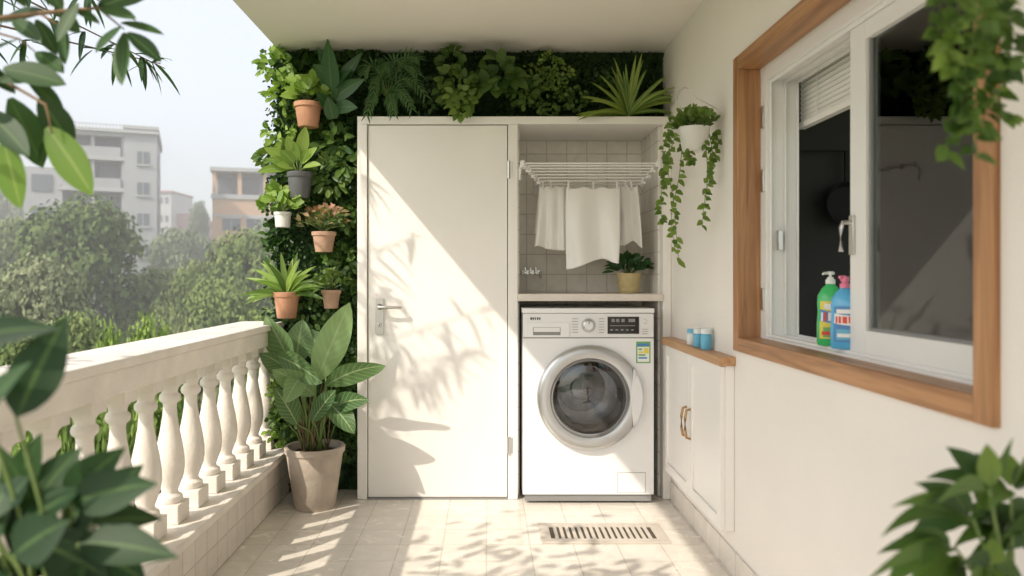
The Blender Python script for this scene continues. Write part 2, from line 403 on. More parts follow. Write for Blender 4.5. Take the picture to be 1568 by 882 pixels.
b.done(bevel=.001,parent=e)
b=B('door_ring',[])
b.lathe([(.262,.001),(.262,-.022),(.255,-.034),(.243,-.039),(.215,-.040),(.199,-.036),(.192,-.026)],(cx,MY,cz),'chrome',axis='Y',seg=96)
b.lathe([(.192,-.026),(.186,-.030),(.180,-.022),(.176,.01),(.178,.03)],(cx,MY,cz),'grayp',axis='Y',seg=96)
b.done(parent=e)
b=B('door_handle',[])
vs=[];fs=[]
n=14
for i in range(n+1):
    a=math.radians(-34+68*i/n)
    rin=.262-.062*math.cos((i/n-.5)*math.pi)**.8 if 0<i<n else .258
    for r,h in ((rin,-.041),(rin+.004,-.050),(.258,-.046),(.268,-.03),(.268,-.001)):
        vs.append((cx+r*math.cos(a),MY+h,cz+r*math.sin(a)-.0))
for i in range(n):
    for k in range(4): fs.append((i*5+k,(i+1)*5+k,(i+1)*5+k+1,i*5+k+1))
b.add(vs,fs,'panelw'); b.done(parent=e)
b=B('door_glass',[])
b.lathe([(.0,.06),(.06,.055),(.11,.038),(.15,.012),(.172,-.012),(.180,-.024)],(cx,MY,cz),'dglass',axis='Y',seg=64)
b.lathe([(.0,-.034),(.10,-.033),(.16,-.028),(.182,-.022)],(cx,MY,cz),'dglass',axis='Y',seg=64)
b.done(parent=e)
M['drum']=mat_basic('drum_steel',(.74,.74,.74),.2,metal=1,var=.1,scale=3)
M['rubber']=mat_basic('door_gasket',(.05,.05,.055),.5)
b=B('drum',[])
b.lathe([(.206,.0),(.19,.02),(.165,.04),(.150,.055)],(cx,MY,cz),'rubber',axis='Y',seg=64)
b.lathe([(.150,.055),(.215,.07),(.22,.26),(.20,.30),(.13,.31),(.12,.29),(.065,.285),(.055,.265),(.0,.262)],(cx,MY,cz),'drum',axis='Y',seg=64)
for k in range(3):
    a=math.radians(90+120*k+25)
    d=Vector((math.cos(a),0,math.sin(a))); t=Vector((-math.sin(a),0,math.cos(a))); c=Vector((cx,MY,cz))
    vs=[c+d*.219+t*.04+Vector((0,.08,0)),c+d*.219-t*.04+Vector((0,.08,0)),c+d*.15+Vector((0,.10,0)),
        c+d*.219+t*.04+Vector((0,.31,0)),c+d*.219-t*.04+Vector((0,.31,0)),c+d*.16+Vector((0,.30,0))]
    b.add(vs,[(0,1,2),(0,2,5,3),(1,4,5,2)],'chrome')
for ry in (.12,.18,.24):
    for k in range(40):
        a=2*math.pi*k/40+ry*9; d=Vector((math.cos(a),0,math.sin(a))); q=Vector((cx,MY+ry,cz))+d*.2165
        t=Vector((-math.sin(a),0,math.cos(a)))*.004; yv=Vector((0,.006,0))
        b.add([q-t-yv,q+t-yv,q+t+yv,q-t+yv],[(0,1,2,3)],'dark')
b.done(parent=e)
b=B('feet',[])
for xx in (mx0+.05,mx1-.05):
    for yy in (MY+.05,yb-.05): b.lathe([(0,0),(.022,0),(.022,.012),(.012,.014),(.012,mz0),(0,mz0)],(xx,yy,0.0005),'grayp',seg=14)
b.box(mx0+.01,mx1-.01,MY+.01,MY+.03,.012,mz0,'grayp')
b.done(parent=e)

# ------------------------------------------------------------------ drying rack
e=empty('clothes_drying_rack')
b=B('rods_and_arms',[])
Yn,Yf=3.32,3.90
def rackpt(side,t):
    if side==0: px=800+28*t
    else: px=1008-26*t
    py=250+32*t**1.1
    return P(px,py,Yn+(Yf-Yn)*t)
for i in range(8):
    t=i/7; b.tube([rackpt(0,t),rackpt(1,t)],.0036,.0036,'wire',seg=8)
for sd in (0,1):
    b.tube([rackpt(sd,i/7) for i in range(8)],.008,.008,'wire',seg=8)
    a=rackpt(sd,0); o=-1 if sd==0 else 1
    b.tube([a,a+Vector((o*.012,-.01,-.03)),a+Vector((o*.01,0,-.075))],.008,.007,'wire',seg=8)
    b.tube([rackpt(sd,1),rackpt(sd,1)+Vector((0,.335,.03))],.006,.006,'wire',seg=8)
    for i in range(0,8,1):
        q=rackpt(sd,i/7); b.box(q.x-.009,q.x+.009,q.y-.012,q.y+.012,q.z-.016,q.z+.012,'steel' if i%2 else 'wire')
    q=rackpt(sd,1)+Vector((0,.325,.03)); b.box(q.x-.015,q.x+.015,q.y-.01,4.2395,q.z-.05,q.z+.04,'wire')
b.done(bevel=.0015,parent=e)
def towel(name,px0,px1,pyt,pyb,Y,seedv,skew=0,nf=3,amp=.012,back=.8):
    b=B(name,[]); nx,nz=48,40
    a=P(px0,pyt,Y); c=P(px1,pyt,Y); h=(pyb-pyt)*Y/F; w=c.x-a.x
    vs=[];fs=[]
    for side in (0,1):
        hh=h if side==0 else h*back; o=len(vs)
        for j in range(nz+1):
            t=j/nz
            for i in range(nx+1):
                u=i/nx
                f=math.sin(u*nf*2*math.pi+seedv+.8*math.sin(t*2+seedv)) +.5*math.sin(u*nf*4.3+seedv*2+t*1.5)
                nn=noise.noise(Vector((u*3,t*2.5,seedv)))
                x=a.x+w*(u+ (.03*f*(.3+t)) + skew*t*(u-.5)+.02*nn)
                sag=.010*math.sin(u*math.pi*3)**2*(1-t)
                z=a.z-hh*t-sag - .012*t*nn*3 -.012*t*math.sin(u*5+seedv)
                yy=Y+(-1 if side==0 else 1)*(.004+.010*min(1,t*3))+amp*f*(.25+t)+.014*nn*t
                vs.append((x,yy,z))
        W1=nx+1
        for j in range(nz):
            for i in range(nx):
                q=o+j*W1+i; fs.append((q,q+1,q+W1+1,q+W1))
    W1=nx+1; o=(nz+1)*W1
    for i in range(nx): fs.append((i,i+1,o+i+1,o+i))
    b.add(vs,fs,'towel')
    ob=b.done(leafy=True)
    sm=ob.modifiers.new('thick','SOLIDIFY'); sm.thickness=.0025
    return ob
TA,TB=3.825,3.90
t1=towel('hanging_towel',866,949,286,408,TA,1.3,skew=.02,nf=1.6,amp=.020)
t2=towel('hanging_towel',826,864,284,381,TB,4.1,skew=.35,nf=2.4,amp=.014)
t3=towel('hanging_towel',950,976,283,374,TB,2.2,skew=.55,nf=1.4,amp=.014)
b=B('clothes_pegs',[])
for px,Y in ((831,TB),(843,TB),(870,TA),(908,TA),(944,TA),(957,TB),(966,TB)):
    q=P(px,285,Y); b.box(q.x-.005,q.x+.005,q.y-.016,q.y-.006,q.z-.02,q.z+.022,'wire'); b.box(q.x-.005,q.x+.005,q.y+.006,q.y+.016,q.z-.02,q.z+.022,'wire')
b.done(parent=e)
b=B('wall_tap',[])
q=P(812,417,4.2)
b.box(q.x-.045,q.x+.06,q.y-.0,4.2395,q.z-.012,q.z+.012,'steel')
for dx in (-.03,0,.03): b.lathe([(0,-.03),(.008,-.03),(.008,0),(.012,0),(.012,.02)],(q.x+dx,q.y,q.z),'steel',axis='Y',seg=12); b.box(q.x+dx-.004,q.x+dx+.004,q.y-.03,q.y-.02,q.z+.002,q.z+.028,'steel')
b.tube([(q.x+.055,q.y,q.z),(q.x+.055,q.y-.05,q.z),(q.x+.055,q.y-.06,q.z-.03)],.007,.006,'steel',seg=8)
b.done(bevel=.001)

# ------------------------------------------------------------------ pots and plants
def pot(b,c,rt,rb,h,mat,rim=True,ribs=0):
    pr=[(0,0),(rb*.97,0),(rb,.003)]
    if rim: pr+=[(rt*.93,h*.80),(rt,h*.80),(rt*1.03,h*.82),(rt*1.04,h*.99),(rt*1.02,h),(rt*.92,h),(rt*.90,h*.9)]
    else: pr+=[(rb+(rt-rb)*.5,h*.5),(rt,h*.98),(rt*.99,h),(rt*.91,h),(rt*.89,h*.9)]
    b.lathe(pr,c,mat,seg=32); b.lathe([(0,h*.90),(rt*.9,h*.88)],c,'soil',seg=20)
def bushy(b,c,rx,ry,rz,n,L,W,mat,stem='stem',shape='oval',droop=.6,base=None):
    c=Vector(c); base=Vector(base) if base is not None else c-Vector((0,0,rz))
    for i in range(n):
        d=rdir(-.5,1.4); q=c+Vector((d.x*rx,d.y*ry,d.z*rz))*(R()**.4)
        dd=(q-base).normalized()*.7+rdir(-.5,.6)*.6
        if i%4==0: 
            m=(base+q)/2+Vector((0,0,rz*.15)); b.tube([base,m,q],.002,.001,stem,seg=4)
        fc=(U(-.5,.5),-1,U(.2,1.4))
        b.leaf(q,dd,L*U(.7,1.2),W*U(.7,1.2),mat,droop=droop*U(.5,1.5),fold=.3,n=4,shape=shape,v=min(1,max(0,.5+.5*d.z*.6+U(-.3,.3))),roll=U(-.4,.4),face=fc)

# big planter
e=empty('potted_broadleaf_plant')
b=B('planter',[]); pc=P(482,775,3.66); pc.z=.0005
pot(b,pc,.142,.100,.30,'conc',rim=False); 
b.lathe([(.137,.272),(.147,.274),(.149,.298),(.146,.302),(.132,.302)],pc,'conc',seg=40)
b.done(parent=e)
b=B('foliage',[])
root=Vector((pc.x,pc.y,.28))
LL=[((484,585),(530,474),.150,3.62,3.58,.15,1.0),((446,560),(412,490),.14,3.68,3.66,.4,.55),((452,560),(462,495),.13,3.74,3.75,.25,.6),
    ((500,590),(580,556),.11,3.60,3.50,.6,.3),((482,605),(425,566),.12,3.60,3.50,.5,.7),((425,545),(488,580),.12,3.62,3.50,.4,.3),
    ((500,632),(558,606),.10,3.60,3.50,.8,.1),((495,610),(540,658),.11,3.60,3.48,.6,.25),((455,650),(425,598),.10,3.60,3.5,.3,.2),
    ((470,565),(438,612),.10,3.6,3.47,.6,.8),((500,560),(475,508),.12,3.72,3.76,.3,.4),((450,575),(405,540),.11,3.68,3.62,.6,.4),((478,645),(510,600),.09,3.58,3.5,.3,.1)]
for (bp,tp,W,y0,y1,dr,v) in LL:
    a=P(bp[0],bp[1],y0); t=P(tp[0],tp[1],y1); d=t-a
    r0=root+Vector((U(-.04,.04),U(-.04,.04),0))
    b.tube([r0,r0*.5+a*.5+Vector((U(-.015,.015),0,.03)),a],.006,.004,'stem',seg=6)
    b.leaf(a,d+Vector((0,0,d.length*dr*.3)),d.length*1.1,W*1.05,'l_big',droop=dr*.9,fold=.25,n=12,shape='oval',v=v,wave=.04,roll=U(-.4,.4),face=(U(-.6,.6),-1,U(.2,1.0)))
for i in range(30):
    r0=root+Vector((U(-.06,.06),U(-.05,.05),0)); tq=r0+Vector((U(-.09,.09),U(-.05,.03),U(.12,.36)))
    b.tube([r0,(r0+tq)/2+Vector((U(-.01,.01),0,.02)),tq],.0045,.0025,'stemb' if i%2 else 'stem',seg=5)
b.done(parent=e,leafy=True)

# ------------------------------------------------------------------ green wall
GY=3.95
e=empty('green_wall')
b=B('moss_panel',[])
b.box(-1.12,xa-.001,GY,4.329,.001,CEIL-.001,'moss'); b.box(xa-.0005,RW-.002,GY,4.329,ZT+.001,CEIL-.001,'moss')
b.done(parent=e)
b=B('wall_foliage',[])
def gw_leaf(x,z,top):
    nn=noise.noise(Vector((x*5.5,z*5.5,3.1))); n2=noise.noise(Vector((x*2.3+9,z*2.3,7)))
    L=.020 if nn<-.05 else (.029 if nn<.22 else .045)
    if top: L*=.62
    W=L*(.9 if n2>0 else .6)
    y=GY-U(0,.035)*(1+nn)-(.0 if top else .02*max(0,n2+.3))
    d=Vector((U(-.9,.9),-U(.1,.8),U(-.9,.8)))
    v=.38+.6*nn+.35*n2+U(-.3,.3)-.15
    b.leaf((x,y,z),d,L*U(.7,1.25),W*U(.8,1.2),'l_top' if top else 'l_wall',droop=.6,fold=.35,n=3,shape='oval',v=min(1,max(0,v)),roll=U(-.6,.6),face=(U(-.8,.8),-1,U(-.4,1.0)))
for i in range(7800): 
    x=U(-1.13,xa-.0); z=U(.02,2.33); gw_leaf(x,z,False)
for i in range(300):
    x=-1.13+U(-.05,.02); z=U(.9,2.33); gw_leaf(x,z,False)
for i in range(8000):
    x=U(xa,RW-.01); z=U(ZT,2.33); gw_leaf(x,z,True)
b.done(parent=e,leafy=True)
b=B('wall_plants',[])
def clump(px,py,r,n,L,W,mat,Y=3.87,shape='oval',vv=(0,1),flat=1):
    c=P(px,py,Y); rr=r*Y/F
    for i in range(n):
        a=U(0,6.283); q=c+Vector((math.cos(a)*rr*R()**.6,U(-.05,.02),math.sin(a)*rr*flat*R()**.6))
        b.leaf(q,Vector((U(-.6,.6)+.7*math.cos(a),-U(.1,.7),U(-.6,.4)+.6*math.sin(a))),L*U(.7,1.2),W*U(.7,1.2),mat,droop=.6,fold=.25,n=5,shape=shape,v=U(*vv),roll=U(-.5,.5),face=(U(-.6,.6),-1,U(0,.9)))
clump(425,100,24,60,.05,.034,'l_light',shape='heart'); clump(430,150,22,45,.045,.03,'l_light'); clump(428,205,20,40,.045,.03,'l_light')
clump(415,240,16,30,.05,.03,'l_vine'); clump(425,300,18,36,.05,.034,'l_light'); clump(520,225,28,50,.065,.030,'l_mid'); clump(508,270,28,50,.055,.028,'l_vine',vv=(0,.7))
clump(532,250,18,30,.065,.032,'l_mid'); clump(535,335,16,50,.04,.024,'l_mid'); clump(530,400,22,60,.045,.027,'l_mid'); clump(440,640,26,80,.035,.024,'l_mid')
clump(430,600,18,50,.03,.022,'l_vine'); clump(535,690,14,50,.03,.02,'l_mid'); clump(430,660,20,60,.03,.02,'l_light',vv=(0,.5)); clump(470,480,40,90,.035,.024,'l_mid')
TY=3.78
clump(700,135,30,100,.044,.036,'l_vine',Y=TY,shape='heart',vv=(.0,.8)); clump(705,158,22,60,.042,.034,'l_vine',Y=TY-.04,shape='heart',vv=(.4,1))
clump(690,92,16,30,.05,.04,'l_mid',Y=TY+.03,vv=(.3,1))
clump(762,118,27,30,.085,.07,'l_mid',Y=TY,shape='heart',vv=(.1,.8)); clump(742,135,16,14,.07,.055,'l_mid',Y=TY-.02,shape='heart',vv=(.3,1)); clump(803,140,24,70,.034,.026,'l_mid',Y=TY+.05,vv=(.3,1))
clump(840,145,38,230,.024,.020,'l_vine',Y=3.86,vv=(.0,.7)); clump(838,112,36,150,.024,.020,'l_yel',Y=3.87,flat=.8,vv=(0,.7))
clump(880,150,20,80,.024,.02,'l_mid',Y=3.88); clump(652,150,26,80,.036,.022,'l_top',Y=3.86)
b.done(parent=e,leafy=True)
b=B('broadleaf_wall_plant',[])
for (bp,tp,W) in (((508,150),(503,68),.10),((514,140),(548,82),.08),((512,150),(552,118),.085),((512,132),(535,105),.075),((508,125),(484,98),.08),((508,168),(488,143),.085),((515,165),(545,160),.075),((510,182),(503,150),.075),((506,110),(490,74),.07)):
    a=P(bp[0],bp[1],3.80); t=P(tp[0],tp[1],3.74); b.leaf(a,t-a,(t-a).length*1.1,W,'l_dark',droop=.3,fold=.2,n=8,shape='heart',roll=U(-.2,.2),face=(U(-.4,.4),-1,U(0,.5)),v=U(.3,1))
b.tube([P(508,185,3.9),P(510,150,3.83),P(508,100,3.81)],.006,.003,'stem')
b.done(leafy=True)
b=B('palm_wall_plant',[])
pb=P(592,150,3.84)
for (tx,ty,h) in ((562,175,30),(572,140,45),(590,105,40),(615,100,40),(638,112,40),(650,145,40),(558,112,40),(630,165,28),(602,172,20),(640,90,35)):
    t=P(tx,ty,3.72); mid=(pb+t)/2+Vector((0,-.03,h*.0033*1.3))
    pts=[]
    for i in range(13):
        u=i/12; pts.append(pb*(1-u)**2+mid*2*u*(1-u)+t*u*u)
    b.tube(pts,.003,.0012,'stem',seg=5)
    for i in range(2,13):
        tg=(pts[i]-pts[i-1]).normalized()
        for sgn in (-1,1):
            sd=tg.cross(Vector((0,-1,.2))).normalized()*sgn
            b.leaf(pts[i],tg*.8+sd*.7+Vector((0,-.1,-.25)),.085*U(.8,1.1)*(1.15-.5*i/12),.012,'l_palm',droop=.8,fold=.2,n=4,shape='sword',face=(0,-1,.5),v=U(.3,1))
b.done(leafy=True)
b=B('sword_leaf_wall_plant',[])
q=P(962,176,3.78)
for i in range(44):
    el=U(.05,1.55); a=U(0,6.28); sg=1 if i%2 else -1
    d=Vector((sg*math.cos(el),U(-.5,.25),math.sin(el)))
    b.leaf(q+d*.01,d,U(.19,.30),.034*U(.8,1.1),'l_yel',droop=U(.3,.8),fold=.3,n=8,shape='sword',v=U(.0,1),face=(U(-.3,.3),-1,.5))
b.tube([P(962,178,3.80),q],.015,.01,'stem')
b.done(leafy=True)

def wallpot(name,px,pyb,pyt,wt,mat,Y=3.80,frac=.72):
    e=empty(name); b=B('pot',[]); s=Y/F; c=P(px,pyb,Y); h=(pyb-pyt)*s; rt=wt*s/2
    pot(b,c,rt,rt*frac,h,mat); b.tube([(c.x,c.y+rt*.6,c.z+h*.85),(c.x,GY+.02,c.z+h*.85)],.004,.004,'steel'); b.done(parent=e)
    f=B('foliage',[]); return e,f,Vector((c.x,c.y,c.z+h))
e,f,t=wallpot('potted_pothos',472,195,158,42,'terra')
bushy(f,t+Vector((-.01,0,.055)),.10,.08,.07,70,.06,.045,'l_light',shape='heart',base=t); 
for (a,c) in (((455,150),(418,140)),((460,145),(425,125)),((480,130),(478,95))):
    f.leaf(P(*a,3.8),P(*c,3.74)-P(*a,3.8),.09,.05,'l_light',droop=.4,v=.8,face=(0,-1,.6))
f.done(parent=e,leafy=True)
e,f,t=wallpot('potted_dumb_cane',459,304,264,38,'gpot',frac=.78)
for (c,W) in (((467,198),.065),((408,228),.06),((484,228),.05),((440,212),.06),((398,262),.05),((425,255),.05),((490,255),.04),((452,220),.05),((472,232),.05),((410,245),.05),((430,232),.06)):
    a=t+Vector((U(-.01,.01),U(-.01,.01),-.005)); d=P(*c,3.74)-a; m=a+d*.25+Vector((0,0,.02))
    f.tube([a,m],.003,.002,'stem'); f.leaf(m,(P(*c,3.74)-m)+Vector((0,0,.03)),(P(*c,3.74)-m).length*1.1,W,'l_light',droop=.5,fold=.3,n=8,v=U(.2,.9),roll=U(-.3,.3),face=(U(-.4,.4),-1,.5))
f.done(parent=e,leafy=True)
e,f,t=wallpot('small_potted_plant',433,348,325,26,'wpot',frac=.85)
bushy(f,t+Vector((-.01,0,.04)),.12,.06,.05,60,.055,.042,'l_light',shape='heart',base=t); f.done(parent=e,leafy=True)
e,f,t=wallpot('potted_pink_shrub',496,386,355,36,'terra2')
bushy(f,t+Vector((0,0,.06)),.13,.07,.065,120,.045,.02,'l_pink',base=t); bushy(f,t+Vector((0,0,.05)),.12,.07,.05,60,.045,.02,'l_mid',base=t); f.done(parent=e,leafy=True)
e,f,t=wallpot('potted_bromeliad',439,487,447,40,'terra')
for i in range(34):
    el=U(.0,1.5); sg=1 if i%2 else -1; d=Vector((sg*math.cos(el),U(-.6,.3),math.sin(el)))
    f.leaf(t-Vector((0,0,.01)),d,U(.18,.25),.048*U(.8,1.1),'l_light' if i%3 else 'l_vine',droop=U(.4,1.0),fold=.35,n=8,shape='sword',v=U(.1,1),face=(U(-.3,.3),-1,.6))
f.done(parent=e,leafy=True)
e,f,t=wallpot('small_potted_shrub',507,472,444,29,'terra2')
bushy(f,t+Vector((0,0,.045)),.09,.06,.05,110,.035,.018,'l_vine',base=t); f.done(parent=e,leafy=True)
e=empty('shelf_plant'); b=B('pot',[]); c=P(963,446,3.95); c.z=Z(450)+.001
h=.105; 
b.lathe([(0,0),(.050,0),(.053,.005),(.058,.03),(.056,.034),(.062,.06),(.060,.064),(.066,.098),(.068,.105),(.060,.105),(.058,.095)],c,'ypot'); b.lathe([(0,.095),(.058,.093)],c,'soil'); b.done(parent=e)
f=B('foliage',[]); bushy(f,c+Vector((0,0,.135)),.095,.07,.05,110,.06,.026,'l_dark',base=c+Vector((0,0,.09))); f.done(parent=e,leafy=True)

# hanging plant on right wall
e=empty('hanging_plant'); Yh=2.97
b=B('pot',[]); c=P(1063,232,Yh)
b.lathe([(0,0),(.042,0),(.048,.01),(.062,.085),(.063,.095),(.056,.095),(.054,.085)],c,'wpot'); b.lathe([(0,.085),(.055,.083)],c,'soil')
pts=[Vector((RW,Yh,Z(170,Yh))),P(1067,150,Yh),P(1058,137,Yh),P(1047,134,Yh),P(1040,140,Yh),P(1037,152,Yh),P(1042,165,Yh)]
b.tube(pts,.0022,.0022,'steel')
hookp=P(1042,165,Yh)
for dx in (-.058,.058): b.tube([P(1063,172,Yh),c+Vector((dx,0,.09))],.0012,.0012,'wire',seg=4)
b.tube([hookp,P(1063,172,Yh)],.0015,.0015,'steel',seg=4)
b.done(parent=e)
f=B('foliage',[])
bushy(f,c+Vector((0,0,.115)),.10,.075,.05,150,.034,.026,'l_vine',base=c+Vector((0,0,.08)),shape='heart')
def vine(f,pts,n,L,mat='l_vine',shape='heart',spread=.02,wr=.75):
    pts=[Vector(p) for p in pts]; fine=[]
    m=len(pts)-1
    for i in range(m):
        p0=pts[max(0,i-1)];p1=pts[i];p2=pts[i+1];p3=pts[min(m,i+2)]
        for k in range(6):
            t=k/6; fine.append(.5*((2*p1)+(p2-p0)*t+(2*p0-5*p1+4*p2-p3)*t*t+(-p0+3*p1-3*p2+p3)*t**3))
    fine.append(pts[-1]); f.tube(fine,.0016,.0010,'stem',seg=4)
    for i in range(n):
        u=(i+R()*.5)/n*(len(fine)-1); k=int(u); q=fine[k].lerp(fine[min(k+1,len(fine)-1)],u-k)
        a=U(0,6.28); d=Vector((math.cos(a),-abs(math.sin(a))*.8,U(-.9,.1))); 
        f.leaf(q,d,L*U(.6,1.2),L*wr*U(.8,1.2),mat,droop=.7,fold=.25,n=4,shape=shape,v=U(.1,1),face=(U(-.6,.6),-1,U(0,.8)))
for pl in ([(1030,200),(1022,250),(1030,300),(1035,350),(1040,405)],[(1035,205),(1018,260),(1012,310),(1015,345)],[(1045,215),(1040,270),(1028,330),(1034,385)],[(1085,200),(1092,250),(1080,300),(1075,348)],[(1080,215),(1083,260),(1080,320)],[(1025,195),(1015,230),(1018,280)],[(1055,230),(1060,250)],[(1095,200),(1100,220),(1090,250)]):
    yy=Yh-U(-.03,.05); vine(f,[P(px,py,yy) for px,py in pl],int(6+len(pl)*4),.033,wr=.65)
f.done(parent=e,leafy=True)

# ------------------------------------------------------------------ wall cabinet
e=empty('wall_cabinet'); CXf=.89; cy0,cy1=2.81,3.70; cz0,cz1=.17,.80
b=B('carcass',[]); b.box(CXf+.018,RW-.0005,cy0,cy1,cz0,cz1,'white'); b.done(bevel=.002,parent=e)
b=B('doors',[])
ym=(cy0+cy1)/2
for (a0,a1) in ((cy0+.003,ym-.002),(ym+.002,cy1-.003)):
    w=.045
    b.box(CXf,CXf+.0175,a0,a0+w,cz0+.003,cz1-.003,'white'); b.box(CXf,CXf+.0175,a1-w,a1,cz0+.003,cz1-.003,'white')
    b.box(CXf,CXf+.0175,a0+w,a1-w,cz0+.003,cz0+w+.003,'white'); b.box(CXf,CXf+.0175,a0+w,a1-w,cz1-w-.003,cz1-.003,'white')
    b.box(CXf+.009,CXf+.017,a0+w,a1-w,cz0+w+.003,cz1-w-.003,'white')
b.done(bevel=.0015,parent=e)
b=B('worktop',[]); b.box(CXf-.012,RW-.0005,cy0-.015,cy1+.01,cz1+.0005,cz1+.036,'woodL'); b.done(bevel=.003,parent=e)
b=B('handles',[])
for yy in (ym-.03,ym+.03):
    b.tube([(CXf,yy,.56),(CXf-.018,yy,.555),(CXf-.024,yy,.52),(CXf-.024,yy,.47),(CXf-.018,yy,.435),(CXf,yy,.43)],.006,.006,'bronze',seg=8)
b.done(parent=e)
M['jarb']=mat_basic('blue_jar',(.14,.44,.64),.3); M['jarw']=mat_basic('white_jar',(.72,.76,.77),.3)
for k,(yy,mt,hh) in enumerate(((3.28,'jarw',.07),(3.18,'jarb',.078),(3.07,'jarb',.088))):
    b=B('small_jar',[]); c=(.912,yy,cz1+.037)
    b.lathe([(0,0),(.020,0),(.022,.003),(.022,hh*.66),(.019,hh*.7),(.019,hh*.74)],c,mt,seg=24)
    b.lathe([(.019,hh*.74),(.0215,hh*.74),(.0215,hh*.97),(.019,hh),(0,hh)],c,'jarw' if k!=0 else 'jarb',seg=24); b.done()

# ------------------------------------------------------------------ window
e=empty('sliding_window'); T=.052
b=B('wood_casing',[]); wx0,wx1=.925,1.01
b.box(wx0,wx1,WY1-T,WY1,WZ0,WZ1,'woodZ'); b.box(wx0,wx1,WY0,WY0+T,WZ0,WZ1,'woodZ')
b.box(wx0+.001,wx1,WY0+T,WY1-T,WZ0,WZ0+T,'woodY'); b.box(wx0+.001,wx1,WY0+T,WY1-T,WZ1-T,WZ1,'woodY')
b.done(bevel=.003,parent=e)
b=B('outer_frame',[])
fy0,fy1,fz0,fz1=WY0+.001,WY1-.001,WZ0+.001,WZ1-.001
T2=.105
b.box(1.0105,1.13,fy1-T2,fy1,fz0,fz1,'pvc'); b.box(1.0105,1.13,fy0,fy0+T2-.02,fz0,fz1,'pvc')
b.box(1.0105,1.13,fy0+T2-.02,fy1-T2,fz0,fz0+.058,'pvc'); b.box(1.0105,1.13,fy0+T2-.02,fy1-T2,fz1-T2,fz1,'pvc')
for xx in (1.022,1.074,1.118):
    b.box(xx,xx+.006,fy0+T2-.02,fy1-T2-.014,fz0+.058,fz0+.068,'pvc')
    b.box(xx,xx+.006,fy1-T2-.014,fy1-T2,fz0+.058,fz1-T2,'pvc')
    b.box(xx,xx+.006,fy0+T2-.02,fy1-T2-.014,fz1-T2-.014,fz1-T2,'pvc')
b.done(bevel=.002,parent=e)
sz0,sz1=fz0+.060,fz1-T2-.002
def sash(name,x0,x1,y0,y1,w=.085):
    b=B(name,[])
    b.box(x0,x1,y0,y0+w*.6,sz0,sz1,'pvc'); b.box(x0,x1,y1-w,y1,sz0,sz1,'pvc')
    b.box(x0,x1,y0+w*.6,y1-w,sz0,sz0+.07,'pvc'); b.box(x0,x1,y0+w*.6,y1-w,sz1-.06,sz1,'pvc')
    xm=(x0+x1)/2
    for (p0,p1,q0,q1) in ((y0+w*.6,y0+w*.6+.008,sz0+.07,sz1-.06),(y1-w-.008,y1-w,sz0+.07,sz1-.06)): b.box(xm-.010,xm+.010,p0,p1,q0,q1,'grayp')
    b.box(xm-.010,xm+.010,y0+w*.6+.008,y1-w-.008,sz0+.07,sz0+.078,'grayp')
    b.box(xm-.002,xm+.002,y0+w*.6,y1-w,sz0+.07,sz1-.06,'glass')
    return b.done(bevel=.002,parent=e)
sash('front_sash',1.030,1.068,fy0+T2-.02,2.095)
b=B('window_handle',[])
yy=2.075; zc=CZ+(422-360)*yy/F
b.box(1.022,1.030,yy-.012,yy+.012,zc-.055,zc+.055,'steel')
b.tube([(1.024,yy,zc+.035),(1.000,yy,zc+.035),(.995,yy,zc+.02),(.995,yy,zc-.045)],.007,.006,'steel',seg=8)
b.done(bevel=.0015,parent=e)
b=B('hinges',[])
for py,px in ((180,1171),(277,1171),(458,1171)):
    yy=2.70; b.box(1.003,1.012,yy-.016,yy-.0+.01,Z(py,yy)-.04,Z(py,yy)+.04,'steel')
for py in (368,):
    yy=2.655; b.box(1.045,1.060,yy-.012,yy+.01,Z(py,yy)-.035,Z(py,yy)+.035,'steel')
b.done(bevel=.001,parent=e)
b=B('window_blind',[])
by0,by1=WY0+.02,WY1-.06; zb=1.70
n=15
for i in range(n):
    z0=zb+.002+(1.96-zb)*i/n; x0=1.150; dz=(1.96-zb)/n*1.12
    b.add([(x0,by0,z0),(x0,by1,z0),(x0+.006,by1,z0+dz*.5),(x0+.006,by0,z0+dz*.5),(x0+.005,by1,z0+dz),(x0+.005,by0,z0+dz)],[(0,1,2,3),(3,2,4,5)],'white')
b.box(1.144,1.170,by0,by1,zb-.020,zb,'white'); b.box(1.146,1.175,by0,by1,1.955,2.0,'white')
for yy in (by0+.15,(by0+by1)/2,by1-.15): b.tube([(1.1475,yy,zb),(1.1475,yy,1.96)],.0012,.0012,'wire',seg=4)
b.done()
